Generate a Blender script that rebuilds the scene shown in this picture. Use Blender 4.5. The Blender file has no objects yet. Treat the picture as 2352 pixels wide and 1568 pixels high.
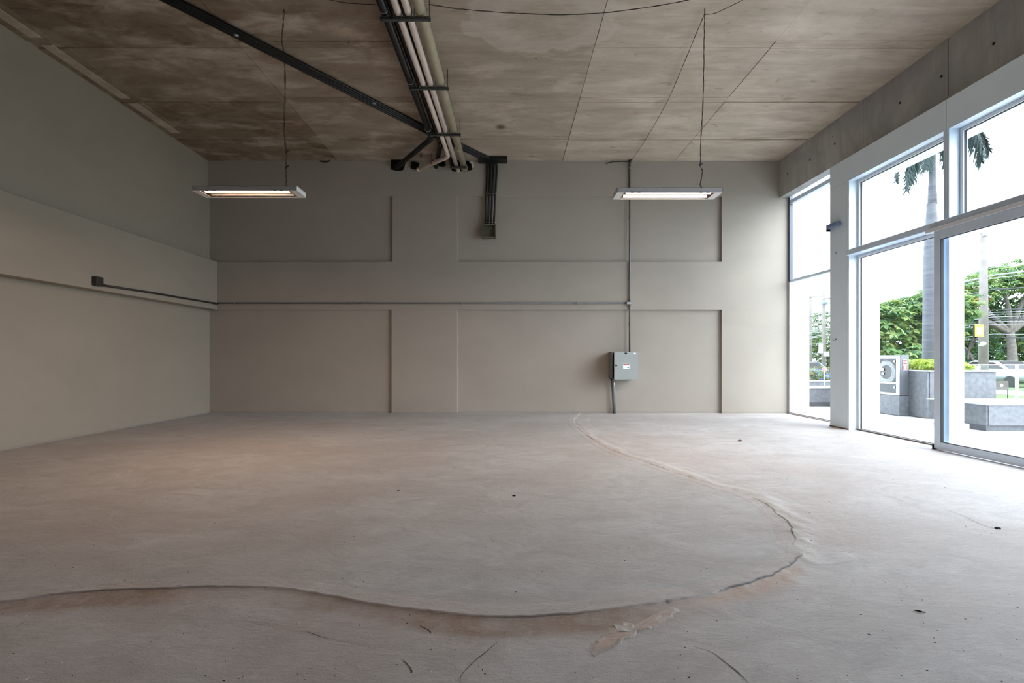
import bpy, bmesh, math, random
from mathutils import Vector, Matrix, noise
random.seed(7)
S = bpy.context.scene
COL = S.collection

# ------------------------------------------------------------------ camera
F = 1100.0; CX, CY = 1165.0, 822.0; H = 1.2
cam = bpy.data.cameras.new('camera'); co = bpy.data.objects.new('camera', cam); COL.objects.link(co)
co.location = (0, 0, H); co.rotation_euler = (math.pi/2, 0, 0)
cam.sensor_width = 36; cam.lens = 36*F/2352
cam.shift_x = (1176-CX)/2352; cam.shift_y = (CY-784)/2352
cam.clip_end = 600; cam.clip_start = 0.05
S.camera = co
S.view_settings.view_transform = 'Standard'; S.view_settings.look = 'None'
S.view_settings.gamma = 1; S.view_settings.use_curve_mapping = False
S.view_settings.exposure = 0.0
S.cycles.use_denoising = True
S.cycles.max_bounces = 10; S.cycles.diffuse_bounces = 6; S.cycles.transparent_max_bounces = 24
S.cycles.sample_clamp_indirect = 6
S.cycles.caustics_reflective = False; S.cycles.caustics_refractive = False

# ------------------------------------------------------------------ sky
W = bpy.data.worlds.new('overcast_sky'); S.world = W; W.use_nodes = True
bg = W.node_tree.nodes['Background']
bg.inputs['Color'].default_value = (0.79, 0.895, 1.0, 1); bg.inputs['Strength'].default_value = 7.4

sl = bpy.data.lights.new('hazy_sun', 'SUN'); sl.energy = 3.5; sl.angle = math.radians(55); sl.color = (1.0, .98, .95)
so = bpy.data.objects.new('hazy_sun', sl); COL.objects.link(so)
so.rotation_euler = Vector((1.0, -.75, .85)).to_track_quat('Z', 'Y').to_euler()

def portal(name, x, y0, y1, z0, z1):
    l = bpy.data.lights.new(name, 'AREA'); l.shape = 'RECTANGLE'
    l.size = z1-z0; l.size_y = y1-y0; l.cycles.is_portal = True
    o = bpy.data.objects.new(name, l); COL.objects.link(o)
    o.location = (x, (y0+y1)/2, (z0+z1)/2); o.rotation_euler = (0, math.pi/2, 0)
portal('daylight_portal', 6.3, 0.6, 10.4, 0.0, 4.7)

# ------------------------------------------------------------------ helpers
def gp(px, py, z=0.0):                      # photo pixel -> point on the plane at height z
    Y = (H-z)*F/(py-CY); return Vector(((px-CX)*Y/F, Y, z))
def at(px, py, Y): return Vector(((px-CX)*Y/F, Y, H+(CY-py)*Y/F))
def link(name, bm, mat, parent=None, smooth=False, kind=None):
    me = bpy.data.meshes.new(name); bm.normal_update(); bm.to_mesh(me); bm.free()
    if mat is not None:
        for m in (mat if isinstance(mat, (list, tuple)) else [mat]): me.materials.append(m)
    if smooth:
        for p in me.polygons: p.use_smooth = True
    o = bpy.data.objects.new(name, me); COL.objects.link(o)
    if parent is not None:
        o.parent = parent
        o.matrix_parent_inverse = Matrix.Translation(-parent.location)
    if kind: o['kind'] = kind
    return o
def tag(o, label, cat=None, group=None, kind=None):
    o['label'] = label
    if cat: o['category'] = cat
    if group: o['group'] = group
    if kind: o['kind'] = kind
    return o
def thing(name, loc, label, cat, group=None, kind=None):
    o = bpy.data.objects.new(name, None); o.empty_display_size = .1; COL.objects.link(o); o.location = loc
    return tag(o, label, cat, group, kind)
def box(bm, x0, x1, y0, y1, z0, z1, bevel=0, mi=0):
    vs = [bm.verts.new(p) for p in ((x0,y0,z0),(x1,y0,z0),(x1,y1,z0),(x0,y1,z0),(x0,y0,z1),(x1,y0,z1),(x1,y1,z1),(x0,y1,z1))]
    fs = []
    for f in ((0,3,2,1),(4,5,6,7),(0,1,5,4),(1,2,6,5),(2,3,7,6),(3,0,4,7)):
        q = bm.faces.new([vs[i] for i in f]); q.material_index = mi; fs.append(q)
    if bevel:
        es = list({e for f in fs for e in f.edges})
        bmesh.ops.bevel(bm, geom=es, offset=bevel, segments=1, affect='EDGES', clamp_overlap=True)
    return bm
def B(*a, **k): return box(bmesh.new(), *a, **k)
def part(name, parent, mat, *a, **k): return link(name, B(*a, **k), mat, parent)
def obox(bm, c, ax, ay, az, sx, sy, sz):    # oriented box
    vs = []
    for dz in (-1,1):
        for dx, dy in ((-1,-1),(1,-1),(1,1),(-1,1)):
            vs.append(bm.verts.new(c+ax*dx*sx/2+ay*dy*sy/2+az*dz*sz/2))
    for f in ((0,3,2,1),(4,5,6,7),(0,1,5,4),(1,2,6,5),(2,3,7,6),(3,0,4,7)): bm.faces.new([vs[i] for i in f])
def tube(bm, pts, r, n=10, cap=True):
    pts = [Vector(p) for p in pts]; N = len(pts)
    rs = r if isinstance(r, (list, tuple)) else [r]*N
    T = []
    for i in range(N):
        a = pts[max(i-1,0)]; b = pts[min(i+1,N-1)]; T.append((b-a).normalized())
    up = Vector((0,0,1)) if abs(T[0].z) < .9 else Vector((0,1,0))
    u = T[0].cross(up).normalized(); rings = []
    for i in range(N):
        u = (u - T[i]*u.dot(T[i])).normalized(); v = T[i].cross(u)
        rings.append([bm.verts.new(pts[i]+(u*math.cos(2*math.pi*k/n)+v*math.sin(2*math.pi*k/n))*rs[i]) for k in range(n)])
    for i in range(N-1):
        for k in range(n):
            f = bm.faces.new((rings[i][k], rings[i][(k+1)%n], rings[i+1][(k+1)%n], rings[i+1][k])); f.smooth = True
    if cap:
        bm.faces.new(rings[0][::-1]); bm.faces.new(rings[-1])
    return bm
def TB(pts, r, n=10): 
    bm = bmesh.new(); tube(bm, pts, r, n); bmesh.ops.recalc_face_normals(bm, faces=bm.faces); return bm
def bend(p0, p1, p2, rad, n=6):             # rounded corner
    a = (p0-p1).normalized(); b = (p2-p1).normalized(); A = p1+a*rad; C = p1+b*rad
    return [A*(1-t)**2 + p1*2*t*(1-t) + C*t*t for t in [i/n for i in range(n+1)]]
def prism(bm, poly, d):                     # extrude closed polygon along vector d
    lo = [bm.verts.new(p) for p in poly]; hi = [bm.verts.new(Vector(p)+d) for p in poly]
    bm.faces.new(lo); bm.faces.new(hi[::-1])
    n = len(poly)
    for i in range(n): bm.faces.new((lo[i], hi[i], hi[(i+1)%n], lo[(i+1)%n]))
    bmesh.ops.recalc_face_normals(bm, faces=bm.faces); return bm
def disc(c, axis, r, t, n=20):
    return TB([Vector(c)-Vector(axis)*t/2, Vector(c)+Vector(axis)*t/2], r, n)
def spline(P, n=8):
    out = []
    for i in range(len(P)-1):
        p0 = P[max(i-1,0)]; p1 = P[i]; p2 = P[i+1]; p3 = P[min(i+2,len(P)-1)]
        for k in range(n):
            t = k/n
            out.append(0.5*((2*p1)+(p2-p0)*t+(2*p0-5*p1+4*p2-p3)*t*t+(3*p1-p0-3*p2+p3)*t**3))
    out.append(P[-1].copy()); return out

# ------------------------------------------------------------------ materials
def nmat(name):
    m = bpy.data.materials.new(name); m.use_nodes = True; nt = m.node_tree
    return m, nt, nt.nodes['Principled BSDF']
def simple(name, col, rough=.6, metal=0.0, noise_amt=.06, scale=8.0, bump=0.0, spec=.5, bscale=40):
    m, nt, p = nmat(name); N = nt.nodes; L = nt.links
    g = N.new('ShaderNodeNewGeometry'); t = N.new('ShaderNodeTexNoise'); t.inputs['Scale'].default_value = scale; t.inputs['Detail'].default_value = 4
    L.new(g.outputs['Position'], t.inputs['Vector'])
    r = N.new('ShaderNodeValToRGB')
    r.color_ramp.elements[0].position = .3; r.color_ramp.elements[1].position = .7
    a = 1-noise_amt; b = 1+noise_amt
    r.color_ramp.elements[0].color = (min(col[0]*a,1), min(col[1]*a,1), min(col[2]*a,1), 1); r.color_ramp.elements[1].color = (min(col[0]*b,1), min(col[1]*b,1), min(col[2]*b,1), 1)
    L.new(t.outputs['Fac'], r.inputs['Fac']); L.new(r.outputs['Color'], p.inputs['Base Color'])
    p.inputs['Roughness'].default_value = rough; p.inputs['Metallic'].default_value = metal
    p.inputs['Specular IOR Level'].default_value = spec
    if bump:
        t2 = N.new('ShaderNodeTexNoise'); t2.inputs['Scale'].default_value = bscale; t2.inputs['Detail'].default_value = 5
        L.new(g.outputs['Position'], t2.inputs['Vector'])
        b_ = N.new('ShaderNodeBump'); b_.inputs['Strength'].default_value = bump; b_.inputs['Distance'].default_value = .01
        L.new(t2.outputs['Fac'], b_.inputs['Height']); L.new(b_.outputs['Normal'], p.inputs['Normal'])
    return m
def emis(name, col, s):
    m, nt, p = nmat(name); p.inputs['Base Color'].default_value = (*col, 1)
    p.inputs['Emission Color'].default_value = (*col, 1); p.inputs['Emission Strength'].default_value = s; return m
def glass_mat(name, tint=(.97,.985,.99), k=1.0):
    m = bpy.data.materials.new(name); m.use_nodes = True; nt = m.node_tree; N = nt.nodes; L = nt.links
    N.remove(N['Principled BSDF']); out = N['Material Output']
    tr = N.new('ShaderNodeBsdfTransparent'); tr.inputs['Color'].default_value = (*tint, 1)
    gl = N.new('ShaderNodeBsdfGlossy'); gl.inputs['Roughness'].default_value = .02
    fr = N.new('ShaderNodeLayerWeight'); fr.inputs['Blend'].default_value = .5
    pw = N.new('ShaderNodeMath'); pw.operation = 'POWER'; pw.inputs[1].default_value = 5; L.new(fr.outputs['Facing'], pw.inputs[0])
    mu = N.new('ShaderNodeMath'); mu.operation = 'MULTIPLY_ADD'; mu.inputs[1].default_value = .9*k; mu.inputs[2].default_value = .03*k
    mx = N.new('ShaderNodeMixShader')
    L.new(pw.outputs[0], mu.inputs[0]); L.new(mu.outputs[0], mx.inputs['Fac']); L.new(tr.outputs[0], mx.inputs[1]); L.new(gl.outputs[0], mx.inputs[2]); L.new(mx.outputs[0], out.inputs['Surface'])
    return m
def hexc(r, g, b):
    f = lambda c: (c/255/12.92) if c <= 10 else (((c/255)+.055)/1.055)**2.4
    return (f(r), f(g), f(b))

class NT:
    def __init__(s, name):
        s.m, s.nt, s.p = nmat(name); s.N = s.nt.nodes; s.L = s.nt.links
        s.pos = s.N.new('ShaderNodeNewGeometry').outputs['Position']
    def mapped(s, scale, loc=(0,0,0), src=None):
        n = s.N.new('ShaderNodeMapping'); n.inputs['Scale'].default_value = scale; n.inputs['Location'].default_value = loc
        s.L.new(src or s.pos, n.inputs['Vector']); return n.outputs[0]
    def noise(s, vec, scale, detail=5, rough=.55, dist=0.0):
        n = s.N.new('ShaderNodeTexNoise'); n.inputs['Scale'].default_value = scale; n.inputs['Detail'].default_value = detail
        n.inputs['Roughness'].default_value = rough; n.inputs['Distortion'].default_value = dist
        s.L.new(vec, n.inputs['Vector']); return n.outputs['Fac']
    def ramp(s, fac, stops):
        n = s.N.new('ShaderNodeValToRGB'); e = n.color_ramp.elements
        e[0].position = stops[0][0]; e[1].position = stops[-1][0]
        for q in stops[1:-1]: e.new(q[0])
        for el, q in zip(sorted(e, key=lambda k: k.position), stops):
            c = q[1]; el.color = (c, c, c, 1) if isinstance(c, (int, float)) else (*c, 1)
        s.L.new(fac, n.inputs['Fac']); return n.outputs['Color']
    def mix(s, fac, a, b, mode='MIX'):
        n = s.N.new('ShaderNodeMix'); n.data_type = 'RGBA'; n.blend_type = mode
        for sock, v in ((n.inputs[0], fac), (n.inputs[6], a), (n.inputs[7], b)):
            if isinstance(v, (int, float)): sock.default_value = v
            elif isinstance(v, tuple): sock.default_value = (*v, 1)
            else: s.L.new(v, sock)
        return n.outputs[2]
    def math(s, op, a, b=0.0):
        n = s.N.new('ShaderNodeMath'); n.operation = op
        for sock, v in ((n.inputs[0], a), (n.inputs[1], b)):
            if isinstance(v, (int, float)): sock.default_value = v
            else: s.L.new(v, sock)
        return n.outputs[0]
    def vor(s, vec, scale, feat='F1'):
        n = s.N.new('ShaderNodeTexVoronoi'); n.inputs['Scale'].default_value = scale; n.feature = feat
        s.L.new(vec, n.inputs['Vector']); return n
    def dist(s, c, sc):                      # scaled distance from a world point
        v = s.mapped(sc, (-c[0]*sc[0], -c[1]*sc[1], -c[2]*sc[2])); n = s.N.new('ShaderNodeVectorMath'); n.operation = 'LENGTH'
        s.L.new(v, n.inputs[0]); return n.outputs['Value']
    def attr(s, name):
        n = s.N.new('ShaderNodeAttribute'); n.attribute_name = name; return n.outputs['Fac']
    def bump(s, h, strength, dist=.01, nrm=None):
        n = s.N.new('ShaderNodeBump'); n.inputs['Strength'].default_value = strength; n.inputs['Distance'].default_value = dist
        s.L.new(h, n.inputs['Height'])
        if nrm is not None: s.L.new(nrm, n.inputs['Normal'])
        return n.outputs['Normal']

def floor_material(name, tint, rough_amt):
    t = NT(name)
    big = t.noise(t.mapped((.35,.6,1)), 1.6, 6, .6, .8)
    mid = t.noise(t.mapped((1,1.6,1)), 2.6, 8, .65, 1.2)
    fine = t.noise(t.mapped((5,16,1)), 3.0, 6, .7, .4)
    grain = t.noise(t.mapped((1,1,1)), 90, 4, .7)
    c = t.ramp(mid, [(.25, tuple(v*.80 for v in tint)), (.5, tint), (.75, tuple(min(1, v*1.16) for v in tint))])
    c = t.mix(t.ramp(big, [(.42, 0.0), (.68, .75)]), c, (tint[0]*.84, tint[1]*.775, tint[2]*.74))
    c = t.mix(.55, c, t.ramp(fine, [(.3, .36), (.5, .5), (.7, .62)]), 'SOFT_LIGHT')
    c = t.mix(t.math('MULTIPLY', t.ramp(grain, [(.3, 1.0), (.42, 0.0)]), .25*rough_amt), c, (.12,.11,.10))
    v = t.vor(t.mapped((1,1,1)), 2.6); sp = t.ramp(v.outputs['Distance'], [(.008, 1.0), (.016, 0.0)])
    c = t.mix(t.math('MULTIPLY', sp, .6), c, (.06,.045,.035))
    # dark scuffs, elongated
    scf = t.ramp(t.noise(t.mapped((3,9,1), (4.1,2,0)), 2.2, 7, .72, 1.5), [(.61, 0.0), (.71, .55)])
    c = t.mix(scf, c, tuple(v*.62 for v in tint))
    # orange-brown earth stain and pale mortar follow mesh attributes
    sn = t.ramp(t.noise(t.mapped((1,1,1)), 9, 5, .7), [(.25, .35), (.6, 1.0)])
    c = t.mix(t.math('MULTIPLY', t.math('MULTIPLY', t.attr('stain'), sn), .8), c, (.30,.20,.14))
    mt = t.ramp(t.noise(t.mapped((1,1,1)), 22, 6, .75), [(.35, .2), (.55, 1.0)])
    c = t.mix(t.math('MULTIPLY', t.attr('mortar'), mt), c, (.60,.57,.52))
    c = t.mix(t.math('MULTIPLY', t.attr('pink'), mt), c, (.55,.42,.35))
    c = t.mix(t.math('MULTIPLY', t.attr('crack'), .93), c, (.05,.045,.04))
    t.L.new(c, t.p.inputs['Base Color'])
    t.p.inputs['Roughness'].default_value = .62; t.p.inputs['Specular IOR Level'].default_value = .35
    n = t.bump(t.noise(t.mapped((4,14,1), (1,3,0)), 3.5, 8, .75, 1.0), .5*rough_amt, .012)
    n = t.bump(grain, .35*rough_amt, .004, n)
    n = t.bump(mid, .35, .02, n)
    t.L.new(n, t.p.inputs['Normal']); return t.m
M = {}
M['floor'] = floor_material('rough_concrete_floor', (.555,.525,.515), 1.0)
M['screed'] = floor_material('trowelled_screed', (.505,.497,.495), .7)

def ceiling_material():
    t = NT('board_marked_concrete')
    oi = t.N.new('ShaderNodeObjectInfo')
    st = t.noise(t.mapped((.5,3.2,1)), 1.8, 8, .68, .6)
    c = t.ramp(st, [(.25, (.38,.31,.24)), (.5, (.60,.51,.41)), (.75, (.76,.66,.56))])
    # left panels browner and darker: brown concrete plus dim light put into the colour
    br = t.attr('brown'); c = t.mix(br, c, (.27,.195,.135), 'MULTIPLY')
    bl = t.noise(t.mapped((.7,1.1,1), (3,7,0)), 1.5, 9, .68, .9)
    c = t.mix(t.ramp(bl, [(.40, 0.0), (.66, .6)]), c, (.42,.36,.285))
    b2 = t.noise(t.mapped((.7,1.6,1), (13,27,0)), 1.5, 10, .66, .25)
    c = t.mix(t.ramp(b2, [(.0, .0), (.50, .0), (.72, .6)]), c, (.82,.72,.61), 'MIX')
    c = t.mix(t.math('MULTIPLY', t.ramp(b2, [(.28, 1.0), (.46, .0)]), .5), c, (.30,.245,.19))
    c = t.mix(t.math('MULTIPLY', oi.outputs['Random'], .22), c, (.66,.565,.46))
    rs = t.noise(t.mapped((.9,2.6,1), (11,3,0)), 1.5, 5, .6)
    c = t.mix(t.ramp(rs, [(.60, 0.0), (.74, .55)]), c, (.55,.37,.27))
    mk = t.noise(t.mapped((1.2,3.5,1), (21,13,0)), 2.4, 7, .7, .8)
    c = t.mix(t.ramp(mk, [(.60, 0.0), (.70, .6)]), c, (.20,.165,.13))
    # pale lime bloom left by water between the pipes and the lamp
    w = t.noise(t.mapped((1,1,1)), 2.2, 5, .6)
    d = t.math('ADD', t.dist((.45, 6.12, 5.486), (.95, 1.55, 0)), t.math('MULTIPLY', t.math('SUBTRACT', w, .5), .9))
    c = t.mix(t.ramp(d, [(.0, .1), (.5, .15), (.62, .45), (.80, .3), (.90, .55), (.98, .0)]), c, (.64,.585,.51))
    # rust spot
    d2 = t.dist((-.12, 8.9, 5.486), (1, 1, 0)); c = t.mix(t.ramp(d2, [(.04, .85), (.13, 0.0)]), c, (.13,.075,.045))
    v = t.vor(t.mapped((1,1,1)), 1.7); sp = t.ramp(v.outputs['Distance'], [(.012, 1.0), (.03, 0.0)])
    c = t.mix(sp, c, (.05,.04,.03))
    t.L.new(c, t.p.inputs['Base Color']); t.p.inputs['Roughness'].default_value = .85; t.p.inputs['Specular IOR Level'].default_value = .25
    n = t.bump(t.noise(t.mapped((1.2,7,1)), 4, 7, .7), .5, .012)
    t.L.new(n, t.p.inputs['Normal']); return t.m
M['ceiling'] = ceiling_material()

def beam_material():
    t = NT('smooth_grey_concrete')
    st = t.noise(t.mapped((1,3.0,.7)), 1.4, 8, .66, .5)
    c = t.ramp(st, [(.25, (.33,.325,.315)), (.55, (.45,.44,.425)), (.8, (.54,.53,.51))])
    st2 = t.noise(t.mapped((1,1,1),(5,2,1)), .9, 5, .6, .8)
    c = t.mix(t.ramp(st2, [(.5, 0.0), (.58, .45)]), c, (.30,.30,.325))
    v = t.vor(t.mapped((1,1,1)), 3.1); c = t.mix(t.ramp(v.outputs['Distance'], [(.02, .8), (.05, 0.0)]), c, (.08,.08,.08))
    t.L.new(c, t.p.inputs['Base Color']); t.p.inputs['Roughness'].default_value = .7
    n = t.bump(t.noise(t.mapped((1,1,1)), 18, 6, .7), .25, .01); t.L.new(n, t.p.inputs['Normal']); return t.m
M['beam'] = beam_material()

def plaster(name, col):
    t = NT(name)
    b = t.noise(t.mapped((.6,.6,.9)), 1.1, 5, .6, .4)
    c = t.ramp(b, [(.3, tuple(v*.93 for v in col)), (.7, tuple(v*1.04 for v in col))])
    s = t.noise(t.mapped((3,3,.4)), 3, 5, .7); c = t.mix(t.ramp(s, [(.62, 0.0), (.8, .18)]), c, tuple(v*.75 for v in col))
    # scuffed foot of the wall: dust rubbed off the floor
    sx = t.N.new('ShaderNodeSeparateXYZ'); t.L.new(t.pos, sx.inputs[0])
    e = t.math('ADD', sx.outputs['Z'], t.math('MULTIPLY', t.noise(t.mapped((1,1,1)), 5, 5, .7), -.05))
    c = t.mix(t.ramp(e, [(.0, .55), (.02, .0)]), c, (.32,.29,.26))
    t.L.new(c, t.p.inputs['Base Color']); t.p.inputs['Roughness'].default_value = .75; t.p.inputs['Specular IOR Level'].default_value = .3
    n = t.bump(t.noise(t.mapped((1,1,1)), 35, 5, .6), .12, .006); n = t.bump(b, .25, .03, n); t.L.new(n, t.p.inputs['Normal']); return t.m
M['plaster'] = plaster('painted_plaster', (.425,.38,.33))
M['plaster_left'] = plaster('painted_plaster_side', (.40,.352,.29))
M['clad'] = simple('silver_cladding', (.78,.89,1.0), .34, .1, .03, 2, .03)
M['alu'] = simple('grey_aluminium', (.68,.80,.94), .38, .1, .04, 5)
M['alu_white'] = simple('pale_aluminium', (.78,.80,.83), .4, .1, .02, 5)
M['alu_dark'] = simple('dark_aluminium_frame', (.10,.12,.15), .4, .4, .05, 5)
M['gasket'] = simple('black_gasket', (.02,.02,.022), .7)
M['glass'] = glass_mat('clear_glass')
M['pave'] = simple('pale_stone_paving', (.62,.61,.60), .6, 0, .06, 3, .1)
M['granite'] = simple('speckled_grey_granite', (0.144,0.150,0.163), .55, 0, .22, 14, .08)
M['coping'] = simple('pale_granite_coping', (.52,.53,.55), .4, 0, .08, 40)
M['black_pipe'] = simple('black_conduit', (.004,.005,.006), .45, 0, .2, 6)
M['pvc'] = simple('cream_pvc_pipe', (.80,.68,.60), .45, 0, .08, 5)
M['pvc_olive'] = simple('olive_beige_pipe', (.44,.385,.27), .5, 0, .12, 5)
M['strut'] = simple('galvanised_channel', (.09,.10,.10), .5, .5, .2, 20)
M['coupling'] = simple('zinc_coupling', (.45,.46,.47), .35, .8, .1, 20)
M['tar'] = simple('black_void_lining', (.008,.008,.008), .95, 0, .2, 20, .4, .2)
M['boxolive'] = simple('olive_grey_enclosure', (.17,.165,.125), .5, .2, .08, 12)
M['conduit'] = simple('grey_steel_conduit', (.20,.215,.225), .38, .6, .1, 8)
M['conduit_dark'] = simple('dark_steel_conduit', (.045,.042,.04), .5, .3, .1, 8)
M['panel'] = simple('grey_enamel_enclosure', (.24,.25,.235), .45, .1, .03, 4)
M['dark'] = simple('dark_interior', (.012,.012,.012), .8)
M['white'] = simple('white_enamel', (.80,.80,.78), .4, 0, .03, 6)
M['fixture'] = simple('fixture_grey_white', (.45,.45,.46), .45, 0, .05, 12)
M['reflector'] = simple('dirty_reflector', (.55,.42,.35), .35, .3, .35, 25)
M['brass'] = simple('brown_socket', (.16,.08,.03), .5)
M['red'] = simple('sign_red', (.72,.05,.05), .45)
M['wire'] = simple('dark_wire', (.035,.025,.02), .6)
M['tube_l'] = emis('lit_tube_warm', (1.0,.66,.42), 13)
M['tube_r'] = emis('lit_tube_pale', (1.0,.80,.66), 3.0)

# ------------------------------------------------------------------ FLOOR
XL, XR, YB, YN = -6.5, 6.15, 10.46, -9.0
fl = link('floor', B(XL-.2, XR+.03, YN, YB+.1, -.15, 0), M['floor'])
tag(fl, 'rough pale grey concrete floor of the empty shop', 'floor', kind='structure')
cp = [(1336,951),(1318,962),(1317,973),(1335,991),(1362,1011),(1400,1033),(1450,1052),(1500,1069),(1560,1090),(1620,1109),(1690,1131),
      (1738,1150),(1788,1183),(1812,1207),(1821,1232),(1822,1254),(1838,1273),(1812,1297),(1762,1325),(1700,1345),(1630,1363),(1540,1379),
      (1430,1397),(1340,1409),(1250,1416),(1150,1418),(1050,1412),(950,1402),(870,1392),(780,1375),(690,1359),(610,1351),(500,1349),(400,1352),
      (250,1357),(120,1367),(0,1384)]
cpts = [gp(*c) for c in cp]
cpts[0].y = 10.455
cpts += [Vector((-3.3,2.25,0)), Vector((-4.6,2.3,0)), Vector((-6.48,2.5,0))]
cur = spline(cpts, 14)
# resample evenly + ragged wobble
L_ = [0]
for a, b in zip(cur, cur[1:]): L_.append(L_[-1]+(b-a).length)
def along(s):
    lo, hi = 0, len(L_)-1
    while hi-lo > 1:
        m = (lo+hi)//2
        if L_[m] <= s: lo = m
        else: hi = m
    t = (s-L_[lo])/max(1e-6, L_[hi]-L_[lo]); return cur[lo].lerp(cur[hi], min(1,t))
STEP = .018; NS = int(L_[-1]/STEP)
ed = [along(i*STEP) for i in range(NS+1)]
tan = [(ed[min(i+4,NS)]-ed[max(i-4,0)]).normalized() for i in range(NS+1)]
nrm = [Vector((-t.y, t.x, 0)) for t in tan]
# make normal point OUTWARD (away from the screed, i.e. away from point (-2,6))
# orientation is consistent along the curve; test at the right-most bulge
im = max(range(NS+1), key=lambda i: ed[i].x)
sgn = 1 if nrm[im].x > 0 else -1
nrm = [n*sgn for n in nrm]
def pxof(p): return CX+p.x*F/max(p.y,.3)
wob = []
for i in range(NS+1):
    p = ed[i]; rough = 1.0 if 1.9 < p.y < 4.6 and p.x > .6 else .45
    wob.append(rough*(.020*noise.noise(Vector((p.x*6, p.y*6, 1)))+.011*noise.noise(Vector((p.x*23, p.y*23, 5)))))
base = [ed[i]+nrm[i]*wob[i] for i in range(NS+1)]
HS = .007                                        # thickness of the screed layer
bm = bmesh.new()
inner = [bm.verts.new((p.x, p.y, HS)) for p in [base[i]-nrm[i]*.10 for i in range(NS+1)]]
c1 = bm.verts.new((-6.5, base[-1].y, HS)); c2 = bm.verts.new((-6.5, 10.46, HS)); 
f = bm.faces.new(inner+[c1, c2]); bmesh.ops.triangulate(bm, faces=[f])
bmesh.ops.recalc_face_normals(bm, faces=bm.faces)
if sum(q.normal.z for q in bm.faces) < 0: bmesh.ops.reverse_faces(bm, faces=bm.faces)
link('screed_layer', bm, M['screed'], fl)
def make_strip():
    bm = bmesh.new()
    la = {k: bm.verts.layers.float.new(k) for k in ('stain','mortar','crack','pink')}
    offs = [-.13,-.10,-.06,-.03,-.015,-.006,0,.006,.015,.03,.05,.075,.10,.14,.18,.24,.30,.34]
    rows = []
    for i in range(NS+1):
        p = base[i]; n = nrm[i]; px = pxof(p) if p.y > 1 else 0; row = []
        front = max(0, min(1, (3.3-p.y)/.8))                       # near stretch
        right = max(0, min(1, (p.x-.3)/.6))*max(0, min(1, (9.5-p.y)/2)) # ridge stretch
        n1 = noise.noise(Vector((p.x*2.1, p.y*2.1, 9))); n2 = noise.noise(Vector((p.x*14, p.y*14, 3)))
        for o in offs:
            q = p+n*o
            fz = noise.noise(Vector((q.x*30, q.y*30, 2)))*.5+.5; fg = noise.noise(Vector((q.x*11, q.y*11, 7)))
            st = mo = ck = pk = 0.0
            if o <= 0:
                z = HS + (.0035*front + .001*right)*max(0, 1+o/.05)*(1+.6*n2) if o > -.1 else HS
            else:
                ridge = right*(1-front)
                wdt = .07+.05*n1
                z = HS*max(0, 1-o/.03)
                if ridge > 0 and o < wdt*2.2:
                    z += ridge*(.013+.004*fg)*math.sin(math.pi*min(1, o/(wdt*2.2)))**.6
                z = max(z, 0)
                if o > .2: z = z*max(0, 1-(o-.2)/.1)
            if ridge_zone(p):
                k = max(0, 1-abs(o-.05)/.075); mo = k*ridge_zone(p)
                z += ridge_zone(p)*.012*max(0, fg)*max(0, 1-abs(o-.05)/.12)
            if front > 0 and o > 0 and p.x < 1.05:
                w_ = .16+.07*n1; st = front*max(0, min(1, (w_-o)/.05+.3))*(.85+.4*n1)
                st *= max(0, 1-max(0, o-.22)/.07)*max(0, min(1, (1.0-p.x)/.5))
                st *= 1-.75*max(0, 1-abs(p.x+1.3)/.45)**.5
            if p.x > .35 and p.y < 2.85 and o > .01:
                pk = max(0, min(1, (.13+.05*n1-o)/.05))*max(0, min(1, (p.x-.75)/.35))*max(0, min(1, (2.85-p.y)/.15))
            if -.008 <= o <= .010:
                g = noise.noise(Vector((p.x*1.7, p.y*1.7, 21)))
                ck = max(0, min(1, .05+(.4*min(1,(p.x-.8)/.3) if p.x > .8 and p.y > 2.6 else 0)+2.0*g))*(.85 if o == .006 else .3 if o == 0 else 0)
                if 1.9 < p.y < 3.6 and p.x > .8: ck = min(1, ck*1.2+.25*fg)
            if -.02 < o < .03 and p.y < 4: ck = max(ck, .7 if fz > .82 else 0)
            if o == -.13: z = HS-.005
            if o == .34: z = -.006
            v = bm.verts.new((q.x, q.y, z+.0012))
            v[la['stain']] = max(0,min(1,st)); v[la['mortar']] = max(0,min(1,mo)); v[la['crack']] = max(0,min(1,ck)); v[la['pink']] = max(0,min(1,pk))
            row.append(v)
        rows.append(row)
    for a, b in zip(rows, rows[1:]):
        for k in range(len(offs)-1):
            f = bm.faces.new((a[k], b[k], b[k+1], a[k+1])); f.smooth = True
    bmesh.ops.recalc_face_normals(bm, faces=bm.faces)
    if sum(q.normal.z for q in bm.faces) < 0: bmesh.ops.reverse_faces(bm, faces=bm.faces)
    return bm
def ridge_zone(p):
    if p.x < .8 or p.y > 8.5: return 0
    return max(0, min(1, (p.x-.8)/.4))*(.35 if p.y > 5.2 else .9 if p.y > 2.85 else .5)
o = link('screed_edge', make_strip(), M['floor'], fl); o['label'] = 'broken curved edge of the screed with crack and stain'
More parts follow.
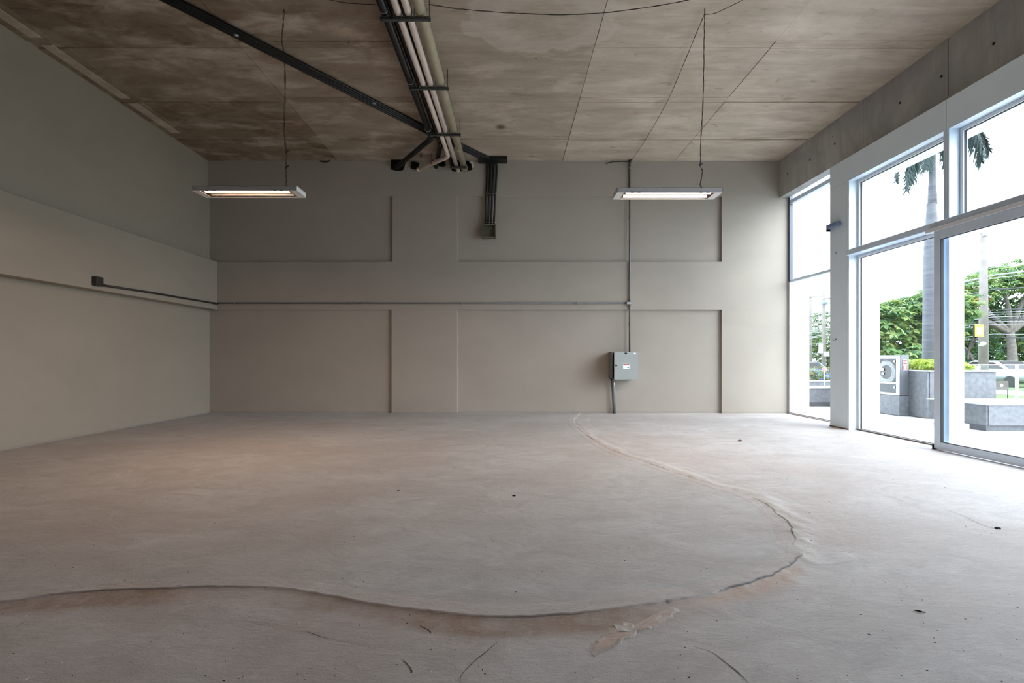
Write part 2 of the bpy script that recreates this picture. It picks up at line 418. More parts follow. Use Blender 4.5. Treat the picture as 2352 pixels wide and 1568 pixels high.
# rubble patch at the front of the seam
def patch(name, pts, col_attr, h):
    bm = bmesh.new(); la = bm.verts.layers.float.new(col_attr)
    P = [gp(*p) for p in pts]
    c = sum(P, Vector())/len(P); rings = []
    P2 = spline(P+[P[0]], 9)[:-1]
    for k, s in enumerate((1.0, .85, .65, .4, .15)):
        ring = []
        for q in P2:
            v = c.lerp(q, s); j = noise.noise(Vector((v.x*30, v.y*30, 0)))
            z = .0014 if k == 0 else .002+h*(.5+.9*j)
            j2 = .02*noise.noise(Vector((v.x*25, v.y*25, 4))); w = bm.verts.new((v.x+j2, v.y-j2*.6, max(.0014, z))); w[la] = 0 if k == 0 else .95; ring.append(w)
        rings.append(ring)
    n = len(P2)
    for a, b in zip(rings, rings[1:]):
        for i in range(n): bm.faces.new((a[i], a[(i+1)%n], b[(i+1)%n], b[i]))
    bm.faces.new(rings[-1]); bmesh.ops.recalc_face_normals(bm, faces=bm.faces)
    if sum(q.normal.z for q in bm.faces) < 0: bmesh.ops.reverse_faces(bm, faces=bm.faces)
    return link(name, bm, M['floor'], fl)
patch('mortar_smear', [(1350,1492),(1372,1468),(1400,1443),(1440,1430),(1468,1436),(1500,1415),(1540,1395),(1560,1402),(1530,1425),(1480,1448),(1440,1468),(1400,1490),(1368,1507)], 'pink', .006)
patch('mortar_smear', [(1838,1215),(1852,1210),(1866,1240),(1862,1270),(1840,1292),(1800,1312),(1780,1310),(1815,1290),(1843,1262),(1846,1238)], 'mortar', .006)
patch('mortar_smear', [(1412,1441),(1440,1433),(1464,1440),(1450,1452),(1418,1455)], 'mortar', .009)
# hairline cracks: narrow dark grooves
def crack(pts, w0=.0016):
    bm = bmesh.new(); la = bm.verts.layers.float.new('crack'); P = spline([gp(*p) for p in pts], 10); prev = None
    for i, p in enumerate(P):
        t = (P[min(i+1,len(P)-1)]-P[max(i-1,0)]).normalized(); n = Vector((-t.y,t.x,0))
        j = .012*noise.noise(Vector((p.x*12,p.y*12,3))); w = w0*(.6+abs(noise.noise(p*9)))*math.sin(math.pi*(.05+.9*i/len(P)))
        a = bm.verts.new(p+n*(j-w)+Vector((0,0,.0016))); b = bm.verts.new(p+n*(j+w)+Vector((0,0,.0016))); a[la] = b[la] = 1
        if prev: bm.faces.new((prev[0], a, b, prev[1]))
        prev = (a, b)
    bmesh.ops.recalc_face_normals(bm, faces=bm.faces)
    if sum(q.normal.z for q in bm.faces) < 0: bmesh.ops.reverse_faces(bm, faces=bm.faces)
    link('floor_crack', bm, M['floor'], fl)
crack([(1590,1483),(1640,1502),(1675,1527),(1700,1545),(1722,1570)], .003)
crack([(2165,1166),(2200,1180),(2250,1202),(2290,1215),(2352,1220)], .0022)
crack([(1055,1568),(1075,1530),(1120,1495),(1145,1475)], .0025)
crack([(700,1446),(730,1460),(750,1465)], .002)
crack([(925,1515),(940,1530),(945,1545)], .003)
crack([(965,1435),(985,1448),(990,1455)], .005)

# ------------------------------------------------------------------ CEILING
ZC = 5.486
ce = link('ceiling', B(XL-.2, 6.2, YN, YB+.1, ZC+.02, ZC+.25), M['ceiling'])
tag(ce, 'dark board marked concrete ceiling with formwork joints', 'ceiling', kind='structure')
xs = [-6.55,-6.12,-3.68,-1.24,1.20,3.64,6.08]
rows = []
y = 10.55; bands = [(9.29,9.41),(7.88,8.03),(6.48,6.63),(5.11,5.26),(3.74,3.89),(2.37,2.52),(1.0,1.15),(-.37,-.22),(-1.74,-1.59),(-3.11,-2.96)]
top = y
for a, b in bands: rows.append((b, top, 0)); rows.append((a, b, 1)); top = a
rows.append((YN, top, 0))
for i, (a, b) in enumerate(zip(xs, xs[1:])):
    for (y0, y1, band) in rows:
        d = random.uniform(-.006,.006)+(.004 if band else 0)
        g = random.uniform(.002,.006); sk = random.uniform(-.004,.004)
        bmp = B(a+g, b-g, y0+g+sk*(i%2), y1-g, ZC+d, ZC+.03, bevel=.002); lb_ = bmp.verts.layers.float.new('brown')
        for v in bmp.verts: v[lb_] = (.95, 1.0, .92, .45, .15, 0)[i]*random.uniform(.85, 1)  # brown tint also carries the dimming towards the left wall
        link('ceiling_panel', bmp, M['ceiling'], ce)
# rough edge strip beside the left wall
for (y0, y1) in ((5.2,6.5),(6.5,8.0),(8.0,9.2)):
    part('ceiling_panel', ce, M['ceiling'], -6.33-.06*random.random(), -6.22, y0+.05, y1-.1, ZC-.012, ZC+.01, bevel=.004)

# ------------------------------------------------------------------ BACK WALL
bm = bmesh.new(); YF = 10.40
box(bm, XL-.2, 6.6, YB, YB+.2, -.15, ZC+.1)
box(bm, XL, 6.19, YF, YB+.01, 4.717, ZC+.05, bevel=.003)
box(bm, XL, 6.19, YF, YB+.01, 2.249, 3.290, bevel=.003)
for z0, z1 in ((3.285, 4.722), (-.01, 2.254)):
    box(bm, -2.515 if z0 < 0 else -2.496, -1.085, YF+.0005, YB+.01, z0, z1, bevel=.003)
    box(bm, 4.66, 6.19, YF+.0005, YB+.01, z0, z1, bevel=.003)
wb = link('wall_back', bm, M['plaster']); tag(wb, 'greige plaster back wall with shallow recessed panels', 'wall', kind='structure')
# ------------------------------------------------------------------ LEFT WALL
bm = bmesh.new(); box(bm, XL-.2, XL, YN, YB+.1, -.15, ZC+.1); box(bm, XL-.01, -6.30, YN, YB, 2.249, 3.290, bevel=.004)
wl = link('wall_left', bm, M['plaster_left']); tag(wl, 'olive beige plaster left wall with projecting band', 'wall', kind='structure')
wn = link('wall_near', B(XL-.2, 6.4, YN-.2, YN, -.15, ZC+.1), M['beam']); tag(wn, 'unseen dark concrete wall behind the camera, set back to lose light', 'wall', kind='structure')  # unseen end wall, placed far back and dark so light gets lost
# ------------------------------------------------------------------ RIGHT WALL: beam
wr = link('wall_right', B(5.93, 6.11, YN, YB, 4.70, ZC+.1), M['beam']); tag(wr, 'grey concrete beam above the shopfront glazing', 'wall', kind='structure')
ys = [10.41, 7.95, 6.42, 4.89, 3.36, 1.83, .3, -1.23, -2.76, YN]
for a, b in zip(ys[1:], ys):
    part('concrete_panel', wr, M['beam'], 5.91+random.uniform(-.002,.002), 5.95, a+.004, b-.004, 4.68, ZC+.02, bevel=.003)
link('beam_soffit', B(5.912, 6.11, YN, YB, 4.675, 4.71), M['beam'], wr)
for (px, py) in ((2282,100),(2162,175),(2067,236),(1917,330),(1860,366),(1809,398)):
    Y = 5.905*F/(px-CX); c = at(px, py, Y)
    bm = disc((5.907, c.y, c.z), (1,0,0), .018, .004, 14); link('tie_hole', bm, M['dark'], wr)
bm = B(5.72, 6.3, YN, .72, -.1, 4.8); wr2 = link('wall_right_near', bm, M['beam']); tag(wr2, 'plaster end of the right wall beyond the glazing', 'wall', kind='structure')

# ------------------------------------------------------------------ SHOPFRONT cladding, frames
fa = thing('trim_1', (5.7, 6.2, 4.16), 'silver grey clad portal band above the shopfront glazing', 'cladding', kind='structure')
FY = [8.46, 6.22, 4.40, 2.56, .72]
for a, b in zip(FY[1:], FY):
    part('cladding_panel', fa, M['clad'], 5.70, 5.74, a+.003, b-.003, 4.158, 4.556, bevel=.003)
    part('soffit_panel', fa, M['clad'], 5.741, 6.22, a+.002, b-.002, 4.158, 4.175, bevel=.002)
part('infill', fa, M['clad'], 5.74, 6.10, 0.72, 8.45, 4.52, 4.556)
part('infill', fa, M['clad'], 5.93, 6.22, 0.72, 8.45, 4.176, 4.70)
pi = thing('trim_2', (5.95, 8.22, 0), 'silver grey clad column beside the left glazing bay', 'column', kind='structure')
part('column_casing', pi, M['clad'], 5.70, 6.22, 8.055, 8.46, -.02, 4.17, bevel=.003)
part('edge_strip', pi, M['clad'], 5.70, 6.22, 7.99, 8.05, -.02, 4.165, bevel=.003)
part('mitre_plate', pi, M['clad'], 5.699, 5.71, 8.05, 8.46, 4.165, 4.55)
part('rusty_foot', pi, simple('rust_stain', (.22,.15,.09), .8, 0, .3, 30), 5.692, 5.70, 8.0, 8.46, 0, .018)
link('screw_hole', disc((5.699, 8.3, H+(822-778)/F*8.26), (1,0,0), .013, .004, 12), M['dark'], pi)
link('screw_hole', disc((5.699, 8.3, 3.02), (1,0,0), .009, .004, 12), M['dark'], pi)

def frame(par, x0, x1, y0, y1, z0, z1, w, mat, glassx, names=('frame_side','frame_rail'), bot=None):
    part(names[0], par, mat, x0, x1, y0, y0+w, z0, z1, bevel=.003); part(names[0], par, mat, x0, x1, y1-w, y1, z0, z1, bevel=.003)
    part(names[1], par, mat, x0, x1, y0+w, y1-w, z1-w, z1, bevel=.003); part(names[1], par, mat, x0, x1, y0+w, y1-w, z0, z0+(bot or w), bevel=.003)
    part('pane', par, M['glass'], glassx-.004, glassx+.004, y0+w*.7, y1-w*.7, z0+w*.6, z1-w*.7)
    # black glazing gasket around the pane
    bm = bmesh.new(); g = .006; a, b, c, d = y0+w, y1-w, z0+(bot or w), z1-w
    box(bm, glassx-.012, glassx+.012, a, a+g, c, d); box(bm, glassx-.012, glassx+.012, b-g, b, c, d)
    box(bm, glassx-.012, glassx+.012, a, b, d-g, d); box(bm, glassx-.012, glassx+.012, a, b, c, c+g)
    link('gasket', bm, M['gasket'], par)
# window_1 : left bay between back wall and column
w1 = thing('window_1', (6.15, 9.4, 0), 'narrow glazing bay between back wall and clad column', 'window', kind='structure')
part('frame_side', w1, M['alu_dark'], 6.10, 6.17, 10.345, 10.39, 2.86, 5.3, bevel=.003)
part('frame_side', w1, M['alu_white'], 6.10, 6.17, 10.345, 10.39, 0, 2.84, bevel=.003)
part('frame_side', w1, M['alu'], 6.11, 6.2, 8.46, 8.5, 0, 5.3, bevel=.003)
part('frame_rail', w1, M['alu'], 6.11, 6.19, 8.5, 10.345, 4.53, 4.61, bevel=.003)
part('frame_rail', w1, M['alu'], 6.11, 6.19, 8.5, 10.345, 2.835, 2.885, bevel=.003)
part('frame_rail', w1, M['alu_white'], 6.11, 6.17, 8.5, 10.345, 0, .03, bevel=.003)
for z0, z1 in ((.03,2.835),(2.885,4.53),(4.61,5.3)):
    part('pane', w1, M['glass'], 6.146, 6.154, 8.5, 10.345, z0, z1)
part('sill', w1, simple('sill_metal',(.25,.2,.18),.5), 6.05, 6.11, 8.5, 10.345, 0, .012)
# mullions and transom
mu = thing('trim_3', (5.8, 6.2, 0), 'silver grey mullions and transom beam of the shopfront', 'window frame', kind='structure')
MY = [6.18, 4.34, 2.50, .66]
for y in MY:
    part('mullion', mu, M['alu'], 5.70, 5.90, y, y+.08, 0, 2.905, bevel=.003)
    part('mullion', mu, M['alu'], 5.70, 5.90, y, y+.08, 3.005, 4.158, bevel=.003)
part('transom', mu, M['alu'], 5.66, 5.90, 0.66, 8.0, 2.91, 3.0, bevel=.006)
part('floor_track', mu, M['alu'], 5.68, 5.80, 0.66, 6.35, 0, .012, bevel=.002)
part('floor_track', mu, simple('track_brown', (.22,.18,.15), .5, .3), 5.835, 5.90, 6.26, 7.99, 0, .02, bevel=.002)
# window_2: bay between column and first mullion (upper / lower)
w2 = thing('window_2', (5.87, 7.1, 3.0), 'upper pane between clad column and first mullion', 'window', kind='structure')
frame(w2, 5.84, 5.90, 6.26, 7.985, 3.0, 4.156, .045, M['alu_white'], 5.87)
w3 = thing('window_3', (5.87, 7.1, 0), 'tall lower pane between clad column and first mullion', 'window', kind='structure')
frame(w3, 5.84, 5.90, 6.26, 7.985, .0, 2.908, .045, M['alu_white'], 5.87, bot=.022)
# upper panes onward + doors
for k, (y1, y0) in enumerate(zip(MY, MY[1:])):
    w = thing('window_%d' % (4+k), (5.87, (y0+y1)/2, 3.0), ['upper pane above the sliding door, right of the first mullion','second upper pane nearer than the sliding door','third upper pane nearer the camera','fourth upper pane beside the camera','fifth upper pane behind the camera'][k], 'window', kind='structure')
    frame(w, 5.84, 5.90, y0+.08, y1, 3.0, 4.156, .045, M['alu_white'], 5.87)
    d = thing('door_%d' % (1+k), (5.645, (y0+y1)/2, 0), ['sliding glass door with grey frame at the right edge','second sliding glass door nearer than the first','third glass door beside the camera','fourth glass door beside the camera','fifth glass door behind the camera'][k], 'door', kind='structure')
    ya, yb = y0+.04, (6.31 if k == 0 else y1+.03)
    xx = 5.62 if k % 2 == 0 else 5.72
    part('stile', d, M['alu'], xx, xx+.045, yb-.095, yb, .012, 2.86, bevel=.003); part('stile', d, M['alu'], xx, xx+.045, ya, ya+.095, .012, 2.86, bevel=.003)
    part('bottom_rail', d, M['alu'], xx, xx+.045, ya+.095, yb-.095, .012, .107, bevel=.003); part('top_rail', d, M['alu'], xx, xx+.045, ya+.095, yb-.095, 2.745, 2.86, bevel=.003)
    part('pane', d, M['glass'], xx+.018, xx+.026, ya+.08, yb-.08, .09, 2.76)
    bm = bmesh.new(); a, b, c, e, g = ya+.095, yb-.095, .107, 2.745, .006
    box(bm, xx+.004, xx+.04, a, a+g, c, e); box(bm, xx+.004, xx+.04, b-g, b, c, e); box(bm, xx+.004, xx+.04, a, b, c, c+g); box(bm, xx+.004, xx+.04, a, b, e-g, e)
    link('gasket', bm, M['gasket'], d)
part('door_stop', mu, M['dark'], 5.61, 5.67, 6.312, 6.325, .0, .06)
part('top_track', mu, M['alu_white'], 5.60, 5.70, 0.66, 6.42, 2.862, 2.909, bevel=.003)

# ------------------------------------------------------------------ LIGHT FIXTURES
def fixture(x0, x1, yn, yf, z, label, right):
    t = thing('fluorescent_fixture', ((x0+x1)/2, (yn+yf)/2, z), label, 'ceiling light', 'fluorescent fixtures hanging on wires')
    h = .055; e = .085
    bm = bmesh.new()
    box(bm, x0, x1, yn, yf, z+h-.003, z+h)
    box(bm, x0, x1, yn, yn+.004, z, z+h); box(bm, x0, x1, yf-.004, yf, z, z+h)
    # splayed inner sides of the tray
    link('housing', bm, M['fixture'], t)
    for a, b in ((x0, x0+e), (x1-e, x1)):
        bm = bmesh.new(); box(bm, a, b, yn, yf, z-.001, z+.003); box(bm, a if a == x0 else b-.004, (a+.004) if a == x0 else b, yn, yf, z, z+h+.004)
        link('end_plate', bm, M['white'], t)
    # lips along the long sides
    for a, b in ((yn, yn+.014), (yf-.014, yf)):
        part('lip', t, M['white'], x0+e, x1-e, a, b, z-.0015, z+.003)
    # reflector: folded sheet with a ridge between the tubes
    ym = (yn+yf)/2; prof = [(yn+.014, z+.004),(yn+.03, z+.045),(ym-.03, z+.046),(ym, z+.018),(ym+.03, z+.046),(yf-.03, z+.045),(yf-.014, z+.004)]
    bm = bmesh.new(); A = [bm.verts.new((x0+e, a, b)) for a, b in prof]; Bv = [bm.verts.new((x1-e, a, b)) for a, b in prof]
    for i in range(len(prof)-1): bm.faces.new((A[i], A[i+1], Bv[i+1], Bv[i]))
    link('reflector', bm, M['fixture'] if right else M['reflector'], t)
    for k, yy in enumerate((yn+.072, yf-.072)):
        lit = right or k == 0
        r = .016
        link('fluorescent_tube', TB([(x0+e+.03, yy, z+.018), (x1-e-.03, yy, z+.018)], r, 14), M['tube_r' if right else 'tube_l'] if lit else M['white'], t)
        if lit:                                  # the tube's own light
            l = bpy.data.lights.new('tube_light', 'AREA'); l.shape = 'RECTANGLE'; l.size = x1-x0-2*e-.08; l.size_y = .026
            l.energy = 19 if right else 44; l.color = (1.0,.73,.55) if right else (1.0,.65,.43)
            lo_ = bpy.data.objects.new('tube_light', l); COL.objects.link(lo_); lo_.parent = t; lo_.matrix_parent_inverse = Matrix.Translation(-t.location); lo_.location = ((x0+x1)/2, yy, z+.0015)
        for xx in (x0+e+.018, x1-e-.018):
            part('tube_socket', t, M['brass'], xx-.012, xx+.012, yy-.014, yy+.014, z+.003, z+.045)
    for xx in (x0+.18, x0+.26, x1-.18, x1-.26):
        part('clip', t, M['conduit_dark'], xx-.018, xx+.018, yn-.004, yn+.004, z-.004, z+.008)
    return t
fixture(-3.765, -2.515, 5.72, 5.985, 3.20, 'hanging fluorescent fixture near the left wall, one warm tube lit', False)
fixture(1.315, 2.575, 5.72, 5.985, 3.18, 'hanging fluorescent fixture on the right with both tubes lit', True)

def wire(name, pts, r, label, cat='wire', n=8, twist=.006, knots=(), group=None):
    t = thing(name, pts[0], label, cat, group)
    P = spline([Vector(p) for p in pts], n)
    for s in (-1, 1):
        Q = []
        for i, p in enumerate(P):
            w = twist*math.sin(i*.55)*s
            Q.append(p+Vector((w, w*.4, 0 if abs((P[-1]-P[0]).z) > 1 else w)))
        Q[0] = P[0]+Vector((s*r,0,0)); Q[-1] = P[-1]+Vector((s*r,0,0))
        link('strand', TB(Q, r, 5), M['wire'], t)
    for k in knots:
        link('knot', TB([Vector(k)-Vector((.012,0,.02)), Vector(k), Vector(k)+Vector((.02,0,.012)), Vector(k)+Vector((.035,0,.006))], [.006,.011,.008,.003], 6), M['wire'], t)
    return t
YW = 5.85; zf = 3.257
wire('hanging_wire', [at(652,22,5.86), at(650,60,YW), at(647,90,YW), at(652,122,YW), at(655,185,YW), at(653,280,YW), at(655,330,YW), at(659,350,YW), at(657,385,YW), at(658,427,YW)], .0032,
     'dark twisted wire holding the left fluorescent fixture', knots=[at(658,348,YW), at(658,383,YW)], group=None)
wire('hanging_wire', [at(1619,16,5.86), at(1618,60,YW), at(1617,110,YW), at(1616,180,YW), at(1614,250,YW), at(1610,320,YW), at(1609,376,YW), at(1613,392,YW), at(1611,410,YW), at(1608,424,YW), at(1612,431,YW)], .0032,
     'dark twisted wire holding the right fluorescent fixture', knots=[at(1608,378,YW)])
hub = at(1618,33,5.9)
wire('feed_wire', [hub]+[gp(x_, y_, 5.43) for x_, y_ in ((1600,75),(1569,150),(1530,238),(1480,325),(1452,366))], .0034, 'dark feed wire slanting from the right lamp wire to the wall conduit', twist=.004)
wire('feed_wire', [at(985,10,5.62), at(1050,20,5.7), at(1130,27,5.75), at(1200,31,5.8), at(1290,34,5.8), at(1380,30,5.75), at(1450,22,5.7), at(1530,10,5.6), at(1600,-4,5.5)], .003, 'dark wire sagging under the ceiling right of the pipes', twist=.006)
wire('feed_wire', [hub, at(1640,31,5.85), at(1670,18,5.75), at(1710,-2,5.6)], .0028, 'short dark wire leaving the right lamp wire towards the window side', twist=.004)
wire('feed_wire', [at(735,-6,5.5), at(790,6,5.62), at(866,11,5.68)], .003, 'dark wire on the ceiling left of the pipes', twist=.003)

# ------------------------------------------------------------------ PIPES
ZP = 5.27; PY0 = 3.0
def xat(x0, x1, Y): return x0+(x1-x0)*(Y-5.45)/(10.4-5.45)
def pipe(name, xa, xb, r, mat, label, z=ZP, yend=10.4, tail=None, collars=()):
    p0 = Vector((xat(xa,xb,PY0), PY0, z)); p1 = Vector((xat(xa,xb,yend), yend, z))
    t = thing(name, p0, label, 'pipe')
    pts = [p0, p1]
    if tail is not None: pts = [p0]+bend(p0, p1, tail, .09)+[tail]
    link('pipe_body', TB(pts, r, 20), mat, t)
    if tail is not None:
        d = (tail-p1).normalized(); link('elbow', TB(bend(p0, p1, tail, .11), r*1.12, 20), mat, t)
        link('end_socket', TB([tail-d*.06, tail+d*.012], r*1.12, 20), mat, t)
    for Y in collars:
        c = Vector((xat(xa,xb,Y), Y, z)); link('collar', TB([c-Vector((0,.03,0)), c+Vector((0,.03,0))], r*1.08, 20), mat, t)
    return t
pipe('drain_pipe', -1.29, -1.165, .041, M['pvc'], 'cream pipe turning left at an elbow, leftmost of the ceiling pipes', yend=9.67, tail=Vector((-1.93,10.36,ZP)))
pipe('drain_pipe', -1.17, -1.068, .042, M['pvc'], 'straight cream pipe between the elbowed pipe and the thick olive one', yend=10.43, collars=(10.36,))
pipe('drain_pipe', -1.025, -.926, .066, M['pvc_olive'], 'thick olive beige pipe, rightmost of the ceiling pipes', z=ZP+.03, yend=10.43, collars=(9.35, 10.33))
# black pipes above the hangers
tail = Vector((-2.43,10.42,5.33))
pipe('black_pipe', -1.455, -1.40, .05, M['black_pipe'], 'black pipe at the left end of the pipe hangers, turning left at the wall', z=ZP+.03, yend=8.95, tail=tail)
pipe('black_pipe', -1.375, -1.27, .045, M['black_pipe'], 'black pipe hidden above the cream pipes, left of two', z=5.375, yend=9.3, tail=Vector((-1.55,10.43,5.36)))
pipe('black_pipe', -1.28, -1.19, .045, M['black_pipe'], 'black pipe hidden above the cream pipes, right of two', z=5.378, yend=10.43)
HY = [(5.66,-1.50,-.905),(7.12,-1.46,-.87),(8.60,-1.42,-.835),(10.06,-1.17,-.85)]
for k, (Y, xa, xb) in enumerate(HY):
    t = thing('pipe_hanger', (xb, Y, 5.2), ['steel channel hanger across the pipes nearest the camera','steel channel hanger across the pipes, second from the camera','steel channel hanger across the pipes, third from the camera','short steel hanger under the pipes at the back wall'][k], 'pipe hanger', 'channel hangers under the ceiling pipes')
    bm = bmesh.new(); box(bm, xa, xb, Y-.02, Y+.02, 5.188, 5.192); box(bm, xa, xb, Y-.021, Y-.018, 5.188, 5.222); box(bm, xa, xb, Y+.018, Y+.021, 5.188, 5.222)
    link('channel', bm, M['strut'], t)
    bm = bmesh.new(); n = int((xb-xa)/.05)
    for i in range(n): box(bm, xa+.02+i*.05, xa+.045+i*.05, Y-.0225, Y-.0211, 5.199, 5.211)
    link('channel_slots', bm, M['dark'], t, kind='stuff')
    for xx in ((xa+.02, xb-.015) if k < 3 else (xb-.015,)):
        link('threaded_rod', TB([(xx, Y, 5.18), (xx, Y, ZC)], .005, 6), M['strut'], t)
        link('nut', TB([(xx, Y, 5.176), (xx, Y, 5.188)], .011, 6), M['strut'], t)
    if k < 3:
        for (a, b, r, zz) in ((-1.29,-1.165,.041,ZP),(-1.17,-1.068,.042,ZP),(-1.025,-.926,.066,ZP+.03)):
            c = Vector((xat(a,b,Y-.035), Y-.035, zz)); pts = [c+Vector((math.cos(q)*(r+.004), 0, math.sin(q)*(r+.004))) for q in [math.pi*i/12 for i in range(13)]]
            pts = [Vector((c.x+r+.004, c.y, 5.2))]+pts+[Vector((c.x-r-.004, c.y, 5.2))]
            link('pipe_clamp', TB(pts, .004, 6), M['strut'], t)
        c = Vector((xat(-1.455,-1.40,Y-.03), Y-.03, ZP+.03)); pts = [c+Vector((math.cos(q)*.053,0,math.sin(q)*.053)) for q in [math.pi*2*i/16 for i in range(17)]]
        link('pipe_clamp', TB(pts, .006, 6), M['coupling'], t)
# strap hangers under the branch to the left
for (px, py, lab) in ((967,352,'thin strap hanger of the black branch pipe'),(992,368,'thin strap hanger of the cream branch pipe')):
    c = at(px, py, 10.0); t = thing('strap_hanger', c, lab, 'pipe hanger')
    link('rod', TB([c+Vector((0,0,.04)), Vector((c.x, c.y, ZC))], .005, 6), M['strut'], t)
    cc = c-Vector((0,0,.03)); link('strap', TB([cc+Vector((math.cos(q)*.02, math.sin(q)*.02 , math.sin(q)*.058)) for q in [math.pi*2*i/16 for i in range(17)]], .006, 6), M['strut'], t)
# ragged openings where pipes enter the wall : dark lumpy foam linings
def lump(px0, px1, py0, py1, label, seed, Y=10.39, d=.05):
    rnd = random.Random(seed); c = at((px0+px1)/2, (py0+py1)/2, Y); a = (px1-px0)/2*Y/F; b = (py1-py0)/2*Y/F
    n = 26; bm = bmesh.new(); rings = []
    for k, (s, dy) in enumerate(((1.0, 0.012), (.94, -.012), (.8, -d), (.4, -d*.7))):
        ring = []
        for i in range(n):
            q = 2*math.pi*i/n; sq = max(abs(math.cos(q)), abs(math.sin(q)))**.7
            w = s*(1+.22*noise.noise(Vector((math.cos(q)*2+seed, math.sin(q)*2, k*.3))))/sq
            ring.append(bm.verts.new((c.x+a*math.cos(q)*w, c.y+dy, min(c.z+b*math.sin(q)*w, ZC))))
        rings.append(ring)
    for A, Bq in zip(rings, rings[1:]):
        for i in range(n): bm.faces.new((A[i], A[(i+1)%n], Bq[(i+1)%n], Bq[i]))
    bm.faces.new(rings[-1]); bmesh.ops.recalc_face_normals(bm, faces=bm.faces)
    tag(link('pipe_sleeve', bm, M['tar']), label, 'wall opening', 'black lined openings at the top of the back wall')
lump(896,930,365,392,'ragged black opening left of the pipes at the ceiling corner', 3)
lump(943,962,372,388,'small black opening around the end of the elbowed cream pipe', 5)
lump(1006,1024,371,382,'small black gap between the two pipe ends', 8)
lump(1036,1086,368,393,'ragged black opening around the ends of the straight pipes', 12)
bm = TB(bend(at(1075,372,10.28), at(1085,372,10.28), at(1086,384,10.28), .06)+[at(1086,384,10.28)], .024, 12)
tag(link('pipe_stub', bm, M['pvc']), 'short bent cream pipe stub right of the thick pipe end', 'pipe')

# black conduit bundle: along ceiling diagonally, then down the wall to the open box
cb = thing('conduit_bundle', (-.5, 10.35, 5.4), 'bundle of four black conduits crossing the ceiling to the open wall box', 'conduit')
A0 = Vector((-5.4, 3.85, 0)); A1 = Vector((-1.45, 9.02, 0)); A2 = Vector((-.62, 10.14, 0))
for k in range(4):
    o_ = (k-1.5)
    n1 = Vector((-(A1-A0).normalized().y, (A1-A0).normalized().x, 0))*-1
    z = ZC-.035
    xt = -.30-.068*(3-k) + .0
    xt = (1119+7.2*k-CX)*10.36/F; xb_ = (1114.5+6.6*k-CX)*10.36/F
    p0 = A0+n1*o_*.05; p1 = A1+n1*o_*.05; p2 = Vector((xt, 10.355-.0*k, 0))
    p0.z = p1.z = p2.z = z
    p3 = Vector((xb_, 10.355, H+(822-516)/F*10.36))
    q2 = Vector((xt, 10.355, z-.25))
    pts = [p0, p1]+bend(p1, p2, q2, .10, 8)+[q2, p3]
    link('conduit', TB(pts, .022, 12), M['black_pipe'], cb)
    for zz in (4.75+.0*k, 4.13):
        s = (z-zz)/(z-p3.z); c = Vector((xt+(xb_-xt)*s, 10.355, zz))
        link('coupling', TB([c-Vector((0,0,.012)), c+Vector((0,0,.012))], .0245, 10), M['conduit'], cb)
    for s in ((.18,.47,.80)[k % 3],):
        c = p0.lerp(p1, s); d = (p1-p0).normalized(); link('coupling', TB([c-d*.03, c+d*.03], .0255, 12), M['coupling'], cb)
bm = bmesh.new(); box(bm, -.62, 0.0, 10.15, 10.385, 5.41, 5.478, bevel=.01); link('back_plate', bm, M['black_pipe'], cb)
jb = thing('open_wall_box', at(1123,531,10.4), 'open olive grey box on the back wall under the black conduits', 'electrical box')
x0, x1 = (1108-CX)*10.3/F, (1139-CX)*10.3/F; z0, z1 = H+(822-546.5)/F*10.3, H+(822-515)/F*10.3
bm = bmesh.new(); w = .008
box(bm, x0, x1, 10.385, 10.395, z0, z1); box(bm, x0, x0+w, 10.27, 10.39, z0, z1); box(bm, x1-w, x1, 10.27, 10.39, z0, z1)
box(bm, x0, x1, 10.27, 10.39, z0, z0+w); box(bm, x0, x1, 10.27, 10.39, z1-w, z1)
box(bm, x0+w, x0+.02, 10.27, 10.273, z0+w, z1-w); box(bm, x1-.02, x1-w, 10.27, 10.273, z0+w, z1-w); box(bm, x0+.01, x1-.01, 10.27, 10.273, z0+w, z0+.026); box(bm, x0+.01, x1-.01, 10.27, 10.273, z1-.02, z1-w)
link('box_body', bm, M['boxolive'], jb)
# spacer block keeps the box against the recessed panel
part('mounting_block', jb, M['boxolive'], x0+.03, x1-.03, 10.39, 10.459, z0+.03, z1-.03)
xm = (x0+x1)/2; link('wire_loop', TB(spline([Vector((xm-.055,10.33,z1-.01)), Vector((xm-.05,10.3,z1-.08)), Vector((xm,10.29,z1-.115)), Vector((xm+.05,10.3,z1-.08)), Vector((xm+.055,10.33,z1-.01))], 5), .005, 6), M['conduit'], jb)

# steel conduits on the walls
def along_wall(name, pts, r, mat, label, n=10, extra=None):
    t = thing(name, pts[0], label, 'conduit'); link('tube', TB(pts, r, n), mat, t); return t
zh = H+(822-696)/F*10.38
t = along_wall('wall_conduit', [Vector((-6.285, 10.37, zh)), Vector((2.64, 10.37, zh))], .014, M['conduit'], 'thin steel conduit running level along the back wall band')
for x in (-5.9,-3.4,-1.0,1.5): 
    bm = B(x-.012, x+.012, 10.352, 10.40, zh-.022, zh+.022, bevel=.003); link('clamp', bm, M['conduit'], t)
link('coupling', TB([(-3.2,10.37,zh), (-3.12,10.37,zh)], .018, 10), M['conduit'], t)
xv = (1446-CX)*10.37/F
t = along_wall('wall_conduit', [Vector((xv, 10.37, 5.45)), Vector((xv, 10.37, H+(822-808)/F*10.37))], .018, M['conduit'], 'upright steel conduit from the ceiling down to the electrical cabinet')
for z in (5.30, 4.2, 2.9, 1.9): link('coupling', TB([(xv,10.37,z), (xv,10.37,z+.07)], .023, 10), M['conduit'], t)
link('top_bend', TB([(xv,10.37,5.44),(xv+.01,10.35,5.47),(xv+.05,10.33,5.478)], [.03,.032,.015], 10), M['conduit_dark'], t)
